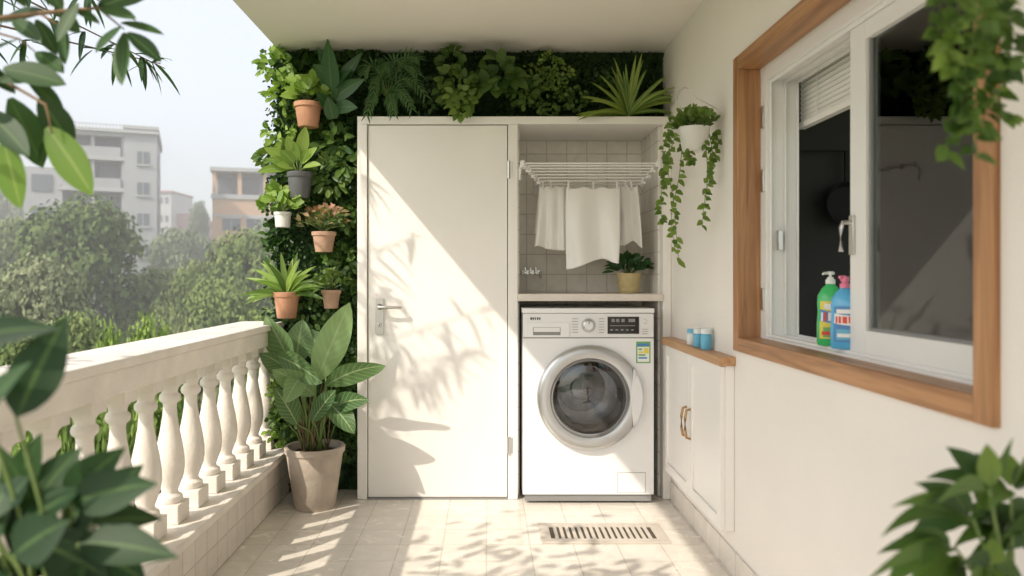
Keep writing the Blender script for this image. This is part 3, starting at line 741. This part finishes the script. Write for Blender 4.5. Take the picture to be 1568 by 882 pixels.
# bottles
M['b_green']=mat_basic('bottle_green',(.04,.50,.14),.25,coat=.3); M['b_blue']=mat_basic('bottle_blue',(.10,.44,.76),.25,coat=.3); M['b_pink']=mat_basic('cap_pink',(.80,.22,.36),.35); M['b_cap']=mat_basic('cap_white',(.82,.84,.80),.35)
def bottle(name,y,x,h,body,cap,style):
    bo=B(name,[]); z0=fz0+.0585+ (.0105 if x>1.02 else .0)
    bw,bd=.038,.025
    prof=[(.0,.0),(.9,.0),(1,.03),(1.0,.30),(.93,.45),(.97,.60),(.92,.70),(.62,.80),(.36,.84),(.34,.87)]
    seg=32; vs=[];fs=[]
    for i in range(seg):
        a=2*math.pi*i/seg
        ca,sa=math.cos(a),math.sin(a)
        ex=.75
        ca2=math.copysign(abs(ca)**ex,ca); sa2=math.copysign(abs(sa)**ex,sa)
        for r,t in prof: vs.append((x+bd*r*sa2, y+bw*r*ca2, z0+h*t))
    rot=math.radians(64); 
    def ro(v): 
        dx,dy=v[0]-x,v[1]-y; return (x+dx*math.cos(rot)-dy*math.sin(rot),y+dx*math.sin(rot)+dy*math.cos(rot),v[2])
    vs=[ro(v) for v in vs]; n=len(prof)
    for i in range(seg):
        j=(i+1)%seg
        for k in range(n-1): fs.append((i*n+k,j*n+k,j*n+k+1,i*n+k+1))
    bo.add(vs,fs,body)
    bo.lathe([(.0115,h*.86),(.0135,h*.86),(.0135,h*.92),(.009,h*.93),(.009,h*.955),(.0,h*.955)],(x,y,z0),cap,seg=20)
    if style=='pump':
        bo.lathe([(.004,h*.95),(.004,h*.99),(.011,h*.99),(.012,h*1.02),(.008,h*1.035),(0,h*1.035)],(x,y,z0),cap,seg=16)
        bo.tube([(x,y,z0+h*1.01),(x-.022,y-.008,z0+h*1.01),(x-.028,y-.010,z0+h*.995)],.0045,.003,cap,seg=8)
    else:
        bo.lathe([(.009,h*.95),(.012,h*.955),(.011,h*1.02),(.0,h*1.025)],(x,y,z0),cap,seg=16)
        bo.tube([(x,y,z0+h*1.01),(x-.018,y-.006,z0+h*1.01)],.006,.005,cap,seg=8)
    def lab(t0,t1,u0,u1,mat,off,tilt=0):
        vs=[];fs=[]; m=10
        for j in range(7):
            for i in range(m+1):
                t=t0+(t1-t0)*j/6+tilt*(i/m-.5)
                r=1
                for k in range(len(prof)-1):
                    if prof[k][1]<=t<=prof[k+1][1] and prof[k+1][1]>prof[k][1]:
                        q=(t-prof[k][1])/(prof[k+1][1]-prof[k][1]); r=prof[k][0]+(prof[k+1][0]-prof[k][0])*q
                a=math.pi*1.5+(u0+(u1-u0)*i/m)
                ca,sa=math.cos(a),math.sin(a); ca2=math.copysign(abs(ca)**.75,ca); sa2=math.copysign(abs(sa)**.75,sa)
                vs.append(ro((x+(bd*r+off)*sa2,y+(bw*r+off)*ca2,z0+h*t)))
        for j in range(6):
            for i in range(m): q=j*(m+1)+i; fs.append((q,q+1,q+m+2,q+m+1))
        bo.add(vs,fs,mat)
    if body=='b_green':
        lab(.10,.62,-.75,.75,'lab_y',.0008); lab(.32,.48,-.75,.75,'lab_b',.0016,.06)
        for k in range(5): lab(.345,.465,-.62+k*.26,-.44+k*.26,'lab_r' if k%2 else 'paper',.0026,.012)
        lab(.50,.58,-.5,.3,'paper',.0022,.03); lab(.12,.26,-.5,.4,'lab_g',.0016); lab(.15,.20,-.3,.5,'lab_r',.0022)
    else:
        lab(.10,.60,-.75,.75,'lab_b',.0008); lab(.34,.48,-.7,.7,'paper',.0016,.05)
        for k in range(5): lab(.365,.46,-.56+k*.24,-.40+k*.24,'lab_r',.0026,.01)
        lab(.13,.28,-.5,.5,'jarb',.0016); lab(.17,.22,-.3,.4,'paper',.0022); lab(.50,.56,-.3,.5,'paper',.0016)
    return bo.done()
bottle('detergent_bottle',2.225,1.035,.215,'b_green','b_cap','pump')
bottle('detergent_bottle',2.125,1.030,.203,'b_blue','b_pink','cap')

# kitchen room (unseen walls left wide open, added to brighten the inside)
e=empty('kitchen_room')
b=B('room_shell',[])
x0,x1,y0,y1=RW+.191,3.6,.2,4.7
b.box(x0,1.5,y0-.1,y0,-.1,2.4,'room'); b.box(3.5,x1+.1,y0-.1,y0,-.1,2.4,'room'); b.box(1.5,3.5,y0-.1,y0,-.1,.35,'room'); b.box(1.5,3.5,y0-.1,y0,2.25,2.4,'room')
b.box(x0,x1+.1,y1,y1+.1,-.1,2.4,'room')
b.box(x1,x1+.1,y0,.8,-.1,2.4,'room'); b.box(x1,x1+.1,4.6,y1,-.1,2.4,'room'); b.box(x1,x1+.1,.8,4.6,-.1,.4,'room'); b.box(x1,x1+.1,.8,4.6,2.28,2.4,'room')
b.box(x0,x1,y0,y1,-.1,0,'roomf'); b.box(x0,x1,y0,y1,2.337,2.45,'room')
b.done(parent=e)
b=B('kitchen_units',[])
b.box(2.14,x1-.01,4.12,4.69,.05,.86,'rcab'); b.box(2.14,x1-.01,4.09,4.69,.861,.90,'rcnt')
for k in range(3): b.box(2.16+k*.48,2.62+k*.48,4.10,4.118,.1,.82,'rcab')
b.box(2.30,x1-.01,4.36,4.69,1.50,2.1,'rcab')
for k in range(3): b.box(2.32+k*.43,2.73+k*.43,4.34,4.358,1.52,2.08,'rcab')
b.box(2.9,3.2,4.2,4.5,.905,1.15,'steel'); b.box(2.3,2.5,4.2,4.4,.905,1.02,'rdark')
b.box(x0+.05,2.12,3.95,4.69,.02,2.25,'rdark'); b.box(1.80,1.812,3.92,3.948,.3,1.05,'rdark')  # tall near-black block, added so the open window half stays dark
b.done(bevel=.003,parent=e)
b=B('hanging_pans',[])
for xx,r in ((1.90,.12),):
    b.lathe([(0,.0),(r*.8,0),(r,-.05),(r*.98,-.052),(r*.78,-.006),(0,-.006)],(xx,3.92,1.52),'blackm',axis='Y',seg=28)
    b.box(xx-.012,xx+.012,3.89,3.905,1.52+r,1.52+r+.16,'blackm')
b.tube([(1.5,3.9,1.80),(2.1,3.9,1.80)],.005,.005,'blackm')
b.done(parent=e)
b=B('indoor_rack',[])
for k in range(6): zz=1.60-k*.012; b.tube([(1.72,3.05+k*.05,zz),(2.25,3.05+k*.05,zz)],.003,.003,'wire',seg=5)
for xx in (1.72,2.25): b.tube([(xx,3.03,1.602),(xx,3.34,1.535)],.006,.006,'wire'); b.tube([(xx,3.2,1.57),(xx,3.2,2.335)],.003,.003,'wire')
b.done(parent=e)
for (a0,a1,zz) in ((1.83,1.99,.30),(2.0,2.13,.24)):
    b=B('indoor_cloth',[]); vs=[];fs=[]
    for j in range(13):
        for i in range(25):
            u=i/24;t=j/12; vs.append((a0+(a1-a0)*u,3.1+.012*math.sin(u*17+t)*(.3+t),1.585-zz*t))
    for j in range(12):
        for i in range(24): q=j*25+i; fs.append((q,q+1,q+26,q+25))
    b.add(vs,fs,'towel'); b.done(parent=e,leafy=True)

# floor drain
b=B('floor_drain_grate',[])
gx0,gx1,gy0,gy1=.235,.785,3.15,3.395
b.box(gx0+.01,gx1-.01,gy0+.01,gy1-.01,.0004,.002,'drain')  # flat dark plate on the floor, shade of the slots put into its colour
w=.045
b.box(gx0,gx1,gy0,gy0+w,.0005,.007,'grate'); b.box(gx0,gx1,gy1-w,gy1,.0005,.007,'grate')
b.box(gx0,gx0+w,gy0+w,gy1-w,.0005,.007,'grate'); b.box(gx1-w,gx1,gy0+w,gy1-w,.0005,.007,'grate')
n=17; span=gx1-gx0-2*w
for i in range(1,n):
    xx=gx0+w+span*i/n; b.box(xx-.0075,xx+.0075,gy0+w,gy1-w,.0005,.0065,'grate')
b.done(bevel=.001)

# ------------------------------------------------------------------ foreground plants
def leafP(b,bp,tp,y0,y1,W,mat,droop=.3,v=None,shape='oval',n=9,roll=None):
    a=P(bp[0],bp[1],y0); t=P(tp[0],tp[1],y1); d=t-a
    b.leaf(a,d+Vector((0,0,d.length*droop*.3)),d.length*1.08,W,mat,droop=droop*.7,fold=.2,n=n,shape=shape,v=v,roll=U(-.4,.4) if roll is None else roll,face=(U(-.5,.5),-1,U(.1,1.0)))
b=B('overhanging_branch',[])
Yb=1.45
b.tube([P(-420,120,Yb+.1),P(-200,60,Yb),P(-60,35,Yb),P(60,20,Yb),P(150,12,Yb),P(190,45,Yb)],.009,.0015,'stemb',seg=7)
b.tube([P(-300,90,Yb+.05),P(-120,130,Yb-.05),P(0,120,Yb-.05),P(70,160,Yb-.1),P(80,205,Yb-.1)],.006,.0015,'stemb',seg=6)
b.tube([P(-60,35,Yb),P(30,60,Yb),P(55,80,Yb)],.003,.0012,'stemb',seg=5); b.tube([P(60,20,Yb),P(100,45,Yb)],.003,.0012,'stemb',seg=5)
for (bp,tp,W) in (((150,12),(228,-12),.045),((185,35),(247,52),.030),((195,50),(243,92),.034),((190,50),(187,125),.042),((185,40),(150,78),.03),((100,45),(100,95),.036),((70,18),(5,32),.03),((55,30),(85,80),.03),((20,30),(60,62),.032),((55,80),(95,110),.034),((30,60),(-20,85),.035),((130,10),(150,-35),.035),((95,15),(60,-30),.035),((110,12),(150,35),.025),((0,45),(-40,10),.03),((150,12),(205,28),.03),((90,20),(120,48),.028),((120,5),(90,60),.03),((40,10),(10,-20),.03)):
    leafP(b,bp,tp,Yb,Yb+U(-.06,.06),W*1.05,'l_fg',v=U(.1,.9),roll=U(-.2,.2))
for (bp,tp,W,mt) in (((5,105),(95,128),.05,'l_fg'),((0,125),(80,108),.04,'l_fg'),((60,150),(108,222),.055,'l_fg'),((15,150),(62,250),.06,'l_fg'),((72,195),(137,292),.062,'l_fgl'),((-20,170),(40,235),.05,'l_fg'),((5,215),(30,312),.060,'l_fgl'),((-10,130),(-40,220),.06,'l_fg'),((40,120),(95,170),.04,'l_fg'),((-30,90),(20,140),.04,'l_fg'),((80,200),(60,250),.04,'l_fg')):
    leafP(b,bp,tp,Yb-.08,Yb-.08+U(-.06,.06),W,mt,v=U(.1,.8))
for i in range(110):
    q=P(U(-460,-30),U(-260,330),Yb+U(-.2,.35)); b.leaf(q,rdir(-.9,.4),U(.07,.11),U(.035,.055),'l_fg',v=R(),n=5)
for i in range(9): 
    a=P(U(-350,-100),U(20,100),Yb); t=a+Vector((U(-.1,.1),U(-.1,.1),U(-.25,.3))); b.tube([a,t],.004,.002,'stemb',seg=5)
b.done(leafy=True)
b=B('unseen_shadow_branch',[])  # branches out of view, added to throw leaf streaks on the door
for k in range(9):
    a=Vector((-2.4,U(1.8,2.8),U(1.9,2.6))); t=Vector((U(-1.6,-1.25),U(2.2,3.2),U(2.0,2.8)))
    m=(a+t)/2+Vector((0,0,.12)); b.tube([a,m,t],.008,.002,'stemb',seg=5)
    for i in range(26):
        u=U(.25,1); q=a*(1-u)**2+m*2*u*(1-u)+t*u*u
        b.leaf(q,Vector((U(-.3,.8),U(-.6,.6),U(-1,.1))),U(.10,.18),U(.022,.036),'l_fg',droop=.6,n=5,shape='sword')
b.done(leafy=True)

# bottom left plant on a stand
e=empty('foreground_potted_plant'); Yp=1.02
b=B('pot_and_stand',[]); pc=Vector((-.60,Yp+.02,.36)); pot(b,pc,.13,.09,.20,'terra')
for a in (0,1,2,3): 
    dx,dy=(.08 if a%2 else -.08),(.08 if a//2 else -.08); b.tube([(pc.x+dx,pc.y+dy,0),(pc.x+dx*.9,pc.y+dy*.9,.36)],.010,.010,'stemb')
b.box(pc.x-.1,pc.x+.1,pc.y-.1,pc.y+.1,.335,.3595,'stemb')
b.done(parent=e)
b=B('foliage',[]); rt=pc+Vector((0,0,.18))
for (bp,tp,W,y0,mt,v) in (((25,640),(98,492),.062,.9,'l_fg',.1),((-60,520),(80,503),.036,.9,'l_fg',.0),((-50,660),(40,560),.045,.9,'l_fg',.5),((-60,610),(10,520),.045,1.0,'l_fg',.2),((100,770),(185,690),.055,1.0,'l_fg',.3),((110,770),(232,742),.060,.98,'l_fg',.2),((60,790),(5,690),.055,1.0,'l_fg',.6),((40,790),(-30,740),.06,1.0,'l_fg',.1),((140,800),(240,795),.050,1.0,'l_fg',.3),((120,830),(262,852),.055,.97,'l_fg',.15),((60,830),(160,885),.065,.95,'l_fg',.1),((20,760),(60,670),.045,1.05,'l_fg',.6),((60,760),(120,690),.05,1.05,'l_fg',.4),((20,850),(100,800),.065,.92,'l_fg',.1),((150,770),(215,715),.045,1.02,'l_fg',.1),((40,800),(120,750),.065,.95,'l_fg',.3),((-20,800),(30,720),.055,.95,'l_fg',.35),((150,850),(220,890),.05,1.0,'l_fg',.2)):
    leafP(b,bp,tp,y0,y0+U(-.05,.05),W,mt,v=v,droop=.4,shape='lance')
    a=P(bp[0],bp[1],y0); b.tube([rt,(rt+a)/2+Vector((U(-.02,.02),0,.02)),a],.004,.002,'stem',seg=5)
for i in range(60):
    px,py=U(-90,150),U(770,960)
    if px>100 and py<800: continue
    leafP(b,(px,py),(px+U(-80,80),py+U(-70,40)),Yp+U(-.06,.1),Yp+U(-.1,.1),U(.035,.06),'l_fg',v=R()*.5,shape='lance')
b.done(parent=e,leafy=True)

# bottom right plant
e=empty('corner_potted_plant'); Yq=1.12
b=B('pot_and_stand',[]); pc=Vector((.80,Yq,.36)); pot(b,pc,.12,.085,.19,'wpot')
b.lathe([(0,0),(.10,0),(.10,.012),(.02,.02),(.02,.33),(.09,.34),(.09,.359),(0,.359)],(pc.x,pc.y,.0005),'stemb',seg=20)
b.done(parent=e)
b=B('foliage',[]); rt=pc+Vector((0,0,.17))
for (mid,tips) in (((1515,750),((1465,690),(1432,728),(1512,685),(1445,755),(1540,682),(1478,712),(1500,700))),((1490,795),((1388,760),(1420,732),(1372,800),(1405,812),(1430,762),(1450,785))),((1462,838),((1340,872),(1360,838),(1395,815),(1368,888),(1392,865),(1420,852))),((1480,862),((1400,892),(1420,908),(1455,915),(1440,888))),((1548,750),((1575,688),(1595,720),(1542,698),(1518,765),(1500,770))),((1542,810),((1490,792),(1472,825),(1600,790),(1565,762),(1508,845),(1530,770))),((1518,868),((1480,915),(1530,915),(1478,852),(1462,872),(1560,882),(1520,830)))):
    y0=Yq+U(-.12,.03); m=P(mid[0],mid[1],y0); b.tube([rt,rt*.4+m*.6+Vector((0,0,.03)),m],.004,.002,'stem',seg=5)
    for tp in tips:
        t=P(tp[0],tp[1],y0+U(-.08,.05)); d=t-m; 
        b.leaf(m+d*.1,d+Vector((0,0,d.length*.35)),d.length*1.12,.030*U(.8,1.25),'l_vine' if R()<.15 else 'l_mid',droop=1.0,fold=.35,n=9,shape='lance',v=U(.0,.7),roll=U(-.6,.6),face=(U(-.6,.6),-1,U(.3,1.6)))
for i in range(36):
    px,py=U(1490,1640),U(780,960); leafP(b,(px,py),(px+U(-90,60),py+U(-70,50)),Yq+U(-.05,.08),Yq+U(-.1,.1),.03,'l_mid',v=R()*.4,droop=.9,shape='lance')
b.done(parent=e,leafy=True)

# top right hanging plant
e=empty('trailing_plant'); Yt=1.12
b=B('foliage',[])
for pl in ([(1500,-160),(1480,-60),(1465,20),(1450,60),(1455,110)],[(1510,-160),(1500,-60),(1490,60),(1470,140),(1490,190),(1495,245)],[(1530,-160),(1520,-40),(1500,80),(1480,150),(1460,190),(1445,235)],[(1540,-160),(1530,0),(1520,80),(1525,140),(1545,185)],[(1500,-160),(1530,-20),(1500,40),(1480,90)],[(1470,-160),(1450,-60),(1440,0),(1437,60),(1432,100)],[(1520,-160),(1540,-20),(1550,60),(1535,110)],[(1520,-160),(1500,-20),(1505,70),(1510,150),(1500,200)]):
    yy=Yt+U(-.06,.06); vine(b,[P(px,py,yy) for px,py in pl],38,.034,mat='l_vine' if R()<.4 else 'l_mid',shape='lance',wr=.6)
b.done(parent=e,leafy=True)
b=B('pot',[]); c=P(1500,-200,Yt); b.lathe([(0,0),(.06,0),(.085,.12),(.08,.12),(.07,.11),(0,.11)],c,'wpot')
for dx in (-.08,.08): b.tube([c+Vector((dx,0,.12)),(c.x,c.y,CEIL)],.0015,.0015,'wire',seg=4)
b.done(parent=e)

# ------------------------------------------------------------------ outside: ground, trees, buildings
GZ=-7.0
M['ground']=mat_basic('ground_grass',(.13,.17,.08),.95,var=.3,scale=.15,bump=.2,bscale=3)
b=B('ground',[]); b.add([(-900,-300,GZ),(900,-300,GZ),(900,1500,GZ),(-900,1500,GZ)],[(0,1,2,3)],'ground'); b.done()
M['bark']=mat_basic('bark',(.10,.075,.055),.9,var=.3,scale=4,bump=.5,bscale=12)
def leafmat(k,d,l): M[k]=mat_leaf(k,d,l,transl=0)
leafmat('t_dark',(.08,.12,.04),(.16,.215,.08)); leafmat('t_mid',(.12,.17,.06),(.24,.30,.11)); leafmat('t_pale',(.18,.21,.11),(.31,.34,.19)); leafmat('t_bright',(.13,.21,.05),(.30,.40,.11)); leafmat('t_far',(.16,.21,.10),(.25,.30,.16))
def tree_mesh(name,mat,seed,H=10,Rc=4,n=13000,ls=.16):
    random.seed(seed); b=B(name,['bark',mat])
    b.tube([(0,0,0),(.1,.05,H*.2),(0,.1,H*.4),(.1,0,H*.62)],.045*H*.6,.02*H*.5,'bark',seg=9)
    lobes=[]
    for i in range(26):
        a=U(0,6.28); e_=U(-.25,1.35); rr=Rc*U(.45,.8)
        c=Vector((math.cos(a)*math.cos(e_)*rr,math.sin(a)*math.cos(e_)*rr,H*.62+math.sin(e_)*H*.27))
        lobes.append((c,Rc*U(.22,.42)))
        if i%2==0: b.tube([(0,0,H*U(.3,.5)),c*.6+Vector((0,0,H*.2)),c],.05,.015,'bark',seg=5)
    lobes.append((Vector((0,0,H*.62)),Rc*.6))
    tot=sum(r*r for _,r in lobes)
    for c,r in lobes:
        k=int(n*r*r/tot); lv=U(-.15,.15)
        for i in range(k):
            d=Vector((random.gauss(0,1),random.gauss(0,1),random.gauss(0,1))).normalized()
            q=c+Vector((d.x*r,d.y*r,d.z*r*.75))*(U(.55,1.12))
            q+=Vector((noise.noise(q*1.3),noise.noise(q*1.3+Vector((7,0,0))),0))*.4
            nn=(d+Vector((U(-.9,.9),U(-.9,.9),U(-.3,.9)))).normalized()
            t=nn.cross(Vector((U(-1,1),U(-1,1),U(-1,1)))).normalized(); w=nn.cross(t)
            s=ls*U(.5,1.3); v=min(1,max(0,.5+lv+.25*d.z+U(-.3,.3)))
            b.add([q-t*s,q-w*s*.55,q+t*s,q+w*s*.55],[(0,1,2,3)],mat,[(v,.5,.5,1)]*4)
    me=bpy.data.meshes.new(name); me.from_pydata(b.v,[],b.f)
    for kx in b.mats: me.materials.append(M[kx])
    me.polygons.foreach_set('material_index',b.m)
    at=me.attributes.new('lc','FLOAT_COLOR','POINT'); at.data.foreach_set('color',[c for q in b.lc for c in q]); me.update()
    return me
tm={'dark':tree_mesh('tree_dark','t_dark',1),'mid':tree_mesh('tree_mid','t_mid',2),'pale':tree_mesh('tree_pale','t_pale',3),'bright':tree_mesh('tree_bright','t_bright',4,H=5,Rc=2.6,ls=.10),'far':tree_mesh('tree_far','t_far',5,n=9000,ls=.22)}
def tree(kind,px,pytop,Y,wpx=None,name='tree'):
    p=P(px,pytop,Y); me=tm[kind]; H=(5 if kind=='bright' else 10)*.985; hgt=p.z-GZ; s=hgt/H
    o=bpy.data.objects.new(name,me); scene.collection.objects.link(o); o.location=(p.x,p.y,GZ); 
    sx=s
    if wpx: sx=(wpx*Y/F)/((2.6 if kind=='bright' else 4)*2*1.0)
    o.scale=(sx,sx,s); o.rotation_euler=(0,0,U(0,6.28)); return o
random.seed(21)
tree('dark',130,300,34,230); tree('mid',30,335,44,160); tree('pale',55,395,24,180); tree('pale',-60,420,20,200)
tree('mid',375,352,32,160); tree('mid',300,400,32,110); tree('mid',240,410,36,120); tree('mid',340,430,26,150)
tree('far',275,352,60,120); tree('far',420,340,58,120); tree('far',305,310,90,40); tree('far',20,290,80,120)
tree('dark',-120,330,34,220); tree('mid',-230,310,40,220); tree('mid',470,360,40,160); tree('mid',560,340,45,160)
tree('bright',235,502,13,120,'shrub'); tree('bright',170,520,12,90,'shrub'); tree('pale',300,505,16,140); tree('mid',120,480,18,180); tree('mid',20,500,15,200)
tree('bright',130,640,8.5,180,'shrub'); tree('bright',40,600,8,200,'shrub'); tree('bright',250,620,9,160,'shrub'); tree('bright',390,610,9,160,'shrub'); tree('dark',-80,520,11,260); tree('mid',400,475,17,150)
e=empty('distant_treeline')
for i in range(46):
    Y=U(85,150); o=tree('far',U(-700,800),U(345,390),Y,U(70,130),'crown'); o.parent=e

M['bgray']=mat_basic('render_gray',(.42,.425,.43),.9,var=.06,scale=.4); M['bgray2']=mat_basic('render_gray_dark',(.34,.35,.36),.9,var=.06,scale=.4)
M['bor']=mat_basic('render_peach',(.66,.44,.29),.9,var=.05,scale=.4); M['bwin']=mat_basic('window_dark',(.14,.16,.18),.3); M['bslab']=mat_basic('slab_pale',(.48,.48,.47),.9)
M['bred']=mat_basic('roof_red',(.48,.28,.24),.9); M['bwht']=mat_basic('render_white',(.58,.58,.56),.9)
def bx(p): return (p-VX)*sc
def bz(p): return CZ-(p-VY)*sc
def swing(e,px,Y,ang):
    piv=Vector(((px-VX)*Y/F,Y,0)); e.location=piv; e.rotation_euler=(0,0,math.radians(ang))
    for c in e.children: c.location=-piv
e=empty('gray_apartment_building'); Yg=60; sc=Yg/F
b=B('walls',[])
b.box(bx(195),bx(240),Yg,Yg+9,GZ,bz(200),'bgray')
b.box(bx(108),bx(195),Yg+1.6,Yg+9,GZ,bz(207),'bgray2')
b.box(bx(62),bx(108),Yg+.8,Yg+9,GZ,bz(262),'bgray')
fl=[207,243,290,337,384,431,478]
for k,py in enumerate(fl):
    z=bz(py)
    b.box(bx(108),bx(195),Yg+.1,Yg+1.6,z-.3,z,'bslab')
    if k>0: b.box(bx(112),bx(190),Yg+.12,Yg+.27,z,z+.75,'bgray')
    for pxx in (108,150,191): b.box(bx(pxx),bx(pxx)+.25,Yg+.3,Yg+1.6,z-2.4,z-.3,'bgray')
b.box(bx(100),bx(243),Yg-.3,Yg+9.3,bz(207)+.001,bz(207)+.25,'bslab')
b.box(bx(195)-.1,bx(240)+.15,Yg-.2,Yg+9.1,bz(200),bz(195),'bslab')
b.done(parent=e)
b=B('windows',[])
for py in fl[1:]:
    z=bz(py)
    for (a,c) in ((118,140),(155,185)): b.box(bx(a),bx(c),Yg+1.5,Yg+1.595,z+.0,z+1.9,'bwin')
    b.box(bx(213),bx(229),Yg-.06,Yg-.005,z-.5,z+.5,'bwin'); b.box(bx(211),bx(231),Yg-.15,Yg-.002,z-.65,z-.52,'bslab')
    b.box(bx(220.5),bx(221.5),Yg-.09,Yg-.061,z-.5,z+.5,'bslab')
    if py>262: b.box(bx(72),bx(98),Yg+.70,Yg+.795,z-.4,z+.9,'bwin')
    b.box(bx(240)+.002,bx(240)+.06,Yg+3,Yg+5,z-.5,z+.7,'bwin')
b.done(parent=e)
b=B('roof_railing',[])
for k in range(20): x=bx(108)+k*(bx(194)-bx(108))/19; b.tube([(x,Yg,bz(207)+.2),(x,Yg,bz(196))],.03,.03,'bslab',seg=4)
b.box(bx(108),bx(194),Yg-.03,Yg+.03,bz(196),bz(195),'bslab'); b.done(parent=e)
swing(e,240,Yg,22)
e=empty('peach_apartment_building'); Yo=66; sc=Yo/F
b=B('walls',[])
b.box(bx(325),bx(440),Yo,Yo+8,GZ,bz(300),'bor'); b.box(bx(330),bx(436),Yo+1.4,Yo+8,bz(300),bz(262),'bgray2')
for p in (325,362,400,434): b.box(bx(p),bx(p)+.35,Yo,Yo+.35,bz(300),bz(262),'bor')
b.box(bx(322),bx(443),Yo-.4,Yo+8.3,bz(262),bz(256),'bslab'); b.box(bx(323),bx(441),Yo-.15,Yo+.0,bz(304),bz(297),'bslab')
for py in (330,377,424,471): b.box(bx(325),bx(440),Yo-.05,Yo-.002,bz(py)-.1,bz(py)+.1,'bslab')
b.done(parent=e)
b=B('windows',[])
for py in (344,391,438):
    for p in (340,375,410): b.box(bx(p),bx(p+26),Yo-.06,Yo-.004,bz(py+8),bz(py-9),'bwin'); b.box(bx(p-1),bx(p+27),Yo-.25,Yo-.003,bz(py-9)+.02,bz(py-9)+.14,'bslab'); b.box(bx(p+12.5),bx(p+13.5),Yo-.09,Yo-.061,bz(py+8),bz(py-9),'bslab')
for p in (333,368,406): b.box(bx(p),bx(p+24),Yo+1.3,Yo+1.395,bz(296),bz(268),'bwin')
b.done(parent=e)
swing(e,325,Yo,16)
e=empty('distant_house'); Yo=110; sc=Yo/F
b=B('walls',[]); b.box(bx(240),bx(262),Yo,Yo+8,GZ,bz(295),'bwht'); b.box(bx(262),bx(290),Yo+2,Yo+8,GZ,bz(325),'bred'); b.box(bx(238),bx(264),Yo-.3,Yo+8,bz(295),bz(292),'bred')
for k in range(3):
    for p in (244,253): b.box(bx(p),bx(p+5),Yo-.05,Yo-.002,bz(312+k*28),bz(302+k*28),'bwin')
b.done(parent=e)
e=empty('distant_block'); Yo=120; sc=Yo/F
b=B('walls',[]); b.box(bx(296),bx(330),Yo,Yo+8,GZ,bz(338),'bor'); b.box(bx(-120),bx(50),Yo,Yo+10,GZ,bz(300),'bwht')
for k in range(3):
    for p in list(range(-110,45,18))+[300,312]: b.box(bx(p),bx(p+8),Yo-.05,Yo-.002,bz(325+k*28 if p<100 else 355+k*28),bz(312+k*28 if p<100 else 345+k*28),'bwin')
b.done(parent=e)

# morning haze: a real homogeneous volume over the neighbourhood
m,nt,N,L=newmat('haze'); o=N.new('ShaderNodeOutputMaterial'); vs_=N.new('ShaderNodeVolumeScatter')
vs_.inputs['Density'].default_value=.0075; vs_.inputs['Color'].default_value=(1,.99,.97,1); vs_.inputs['Anisotropy'].default_value=.1
L.new(vs_.outputs[0],o.inputs['Volume']); M['haze']=m
b=B('haze_air',[]); b.box(-160,60,12,155,GZ-.5,26,'haze'); b.done()

# ------------------------------------------------------------------ light, world, camera
sd=Vector((1,1.0,-1.2)).normalized()
sl=bpy.data.lights.new('sun','SUN'); sl.energy=3.8; sl.angle=math.radians(.6); sl.color=(1,.905,.77)
so=bpy.data.objects.new('sun',sl); scene.collection.objects.link(so); so.rotation_euler=sd.to_track_quat('-Z','Y').to_euler()
w=bpy.data.worlds.new("World"); scene.world=w; w.use_nodes=True; nt=w.node_tree
bg=nt.nodes['Background']; sk=nt.nodes.new('ShaderNodeTexSky'); sk.sky_type='NISHITA'; sk.sun_disc=False
sk.sun_elevation=math.asin(-sd.z); sk.sun_rotation=math.atan2(-sd.x,-sd.y)
sk.air_density=1.0; sk.dust_density=2; sk.ozone_density=1.0
va=nt.nodes.new('ShaderNodeVectorMath'); va.operation='ADD'; va.inputs[1].default_value=(4.95,4.75,4.35)
nt.links.new(sk.outputs[0],va.inputs[0]); nt.links.new(va.outputs[0],bg.inputs[0]); bg.inputs[1].default_value=.15
cam=bpy.data.cameras.new('camera'); co=bpy.data.objects.new('camera',cam); scene.collection.objects.link(co); scene.camera=co
co.location=(0,0,CZ); co.rotation_euler=(math.radians(90),0,0)
cam.sensor_width=36; cam.lens=36*F/1568; cam.shift_x=(784-VX)/1568; cam.shift_y=-(441-VY)/1568; cam.clip_start=.05; cam.clip_end=3000
cam.dof.use_dof=True; cam.dof.focus_distance=3.5; cam.dof.aperture_fstop=2.4
scene.view_settings.view_transform='Standard'; scene.view_settings.look='None'; scene.view_settings.exposure=0
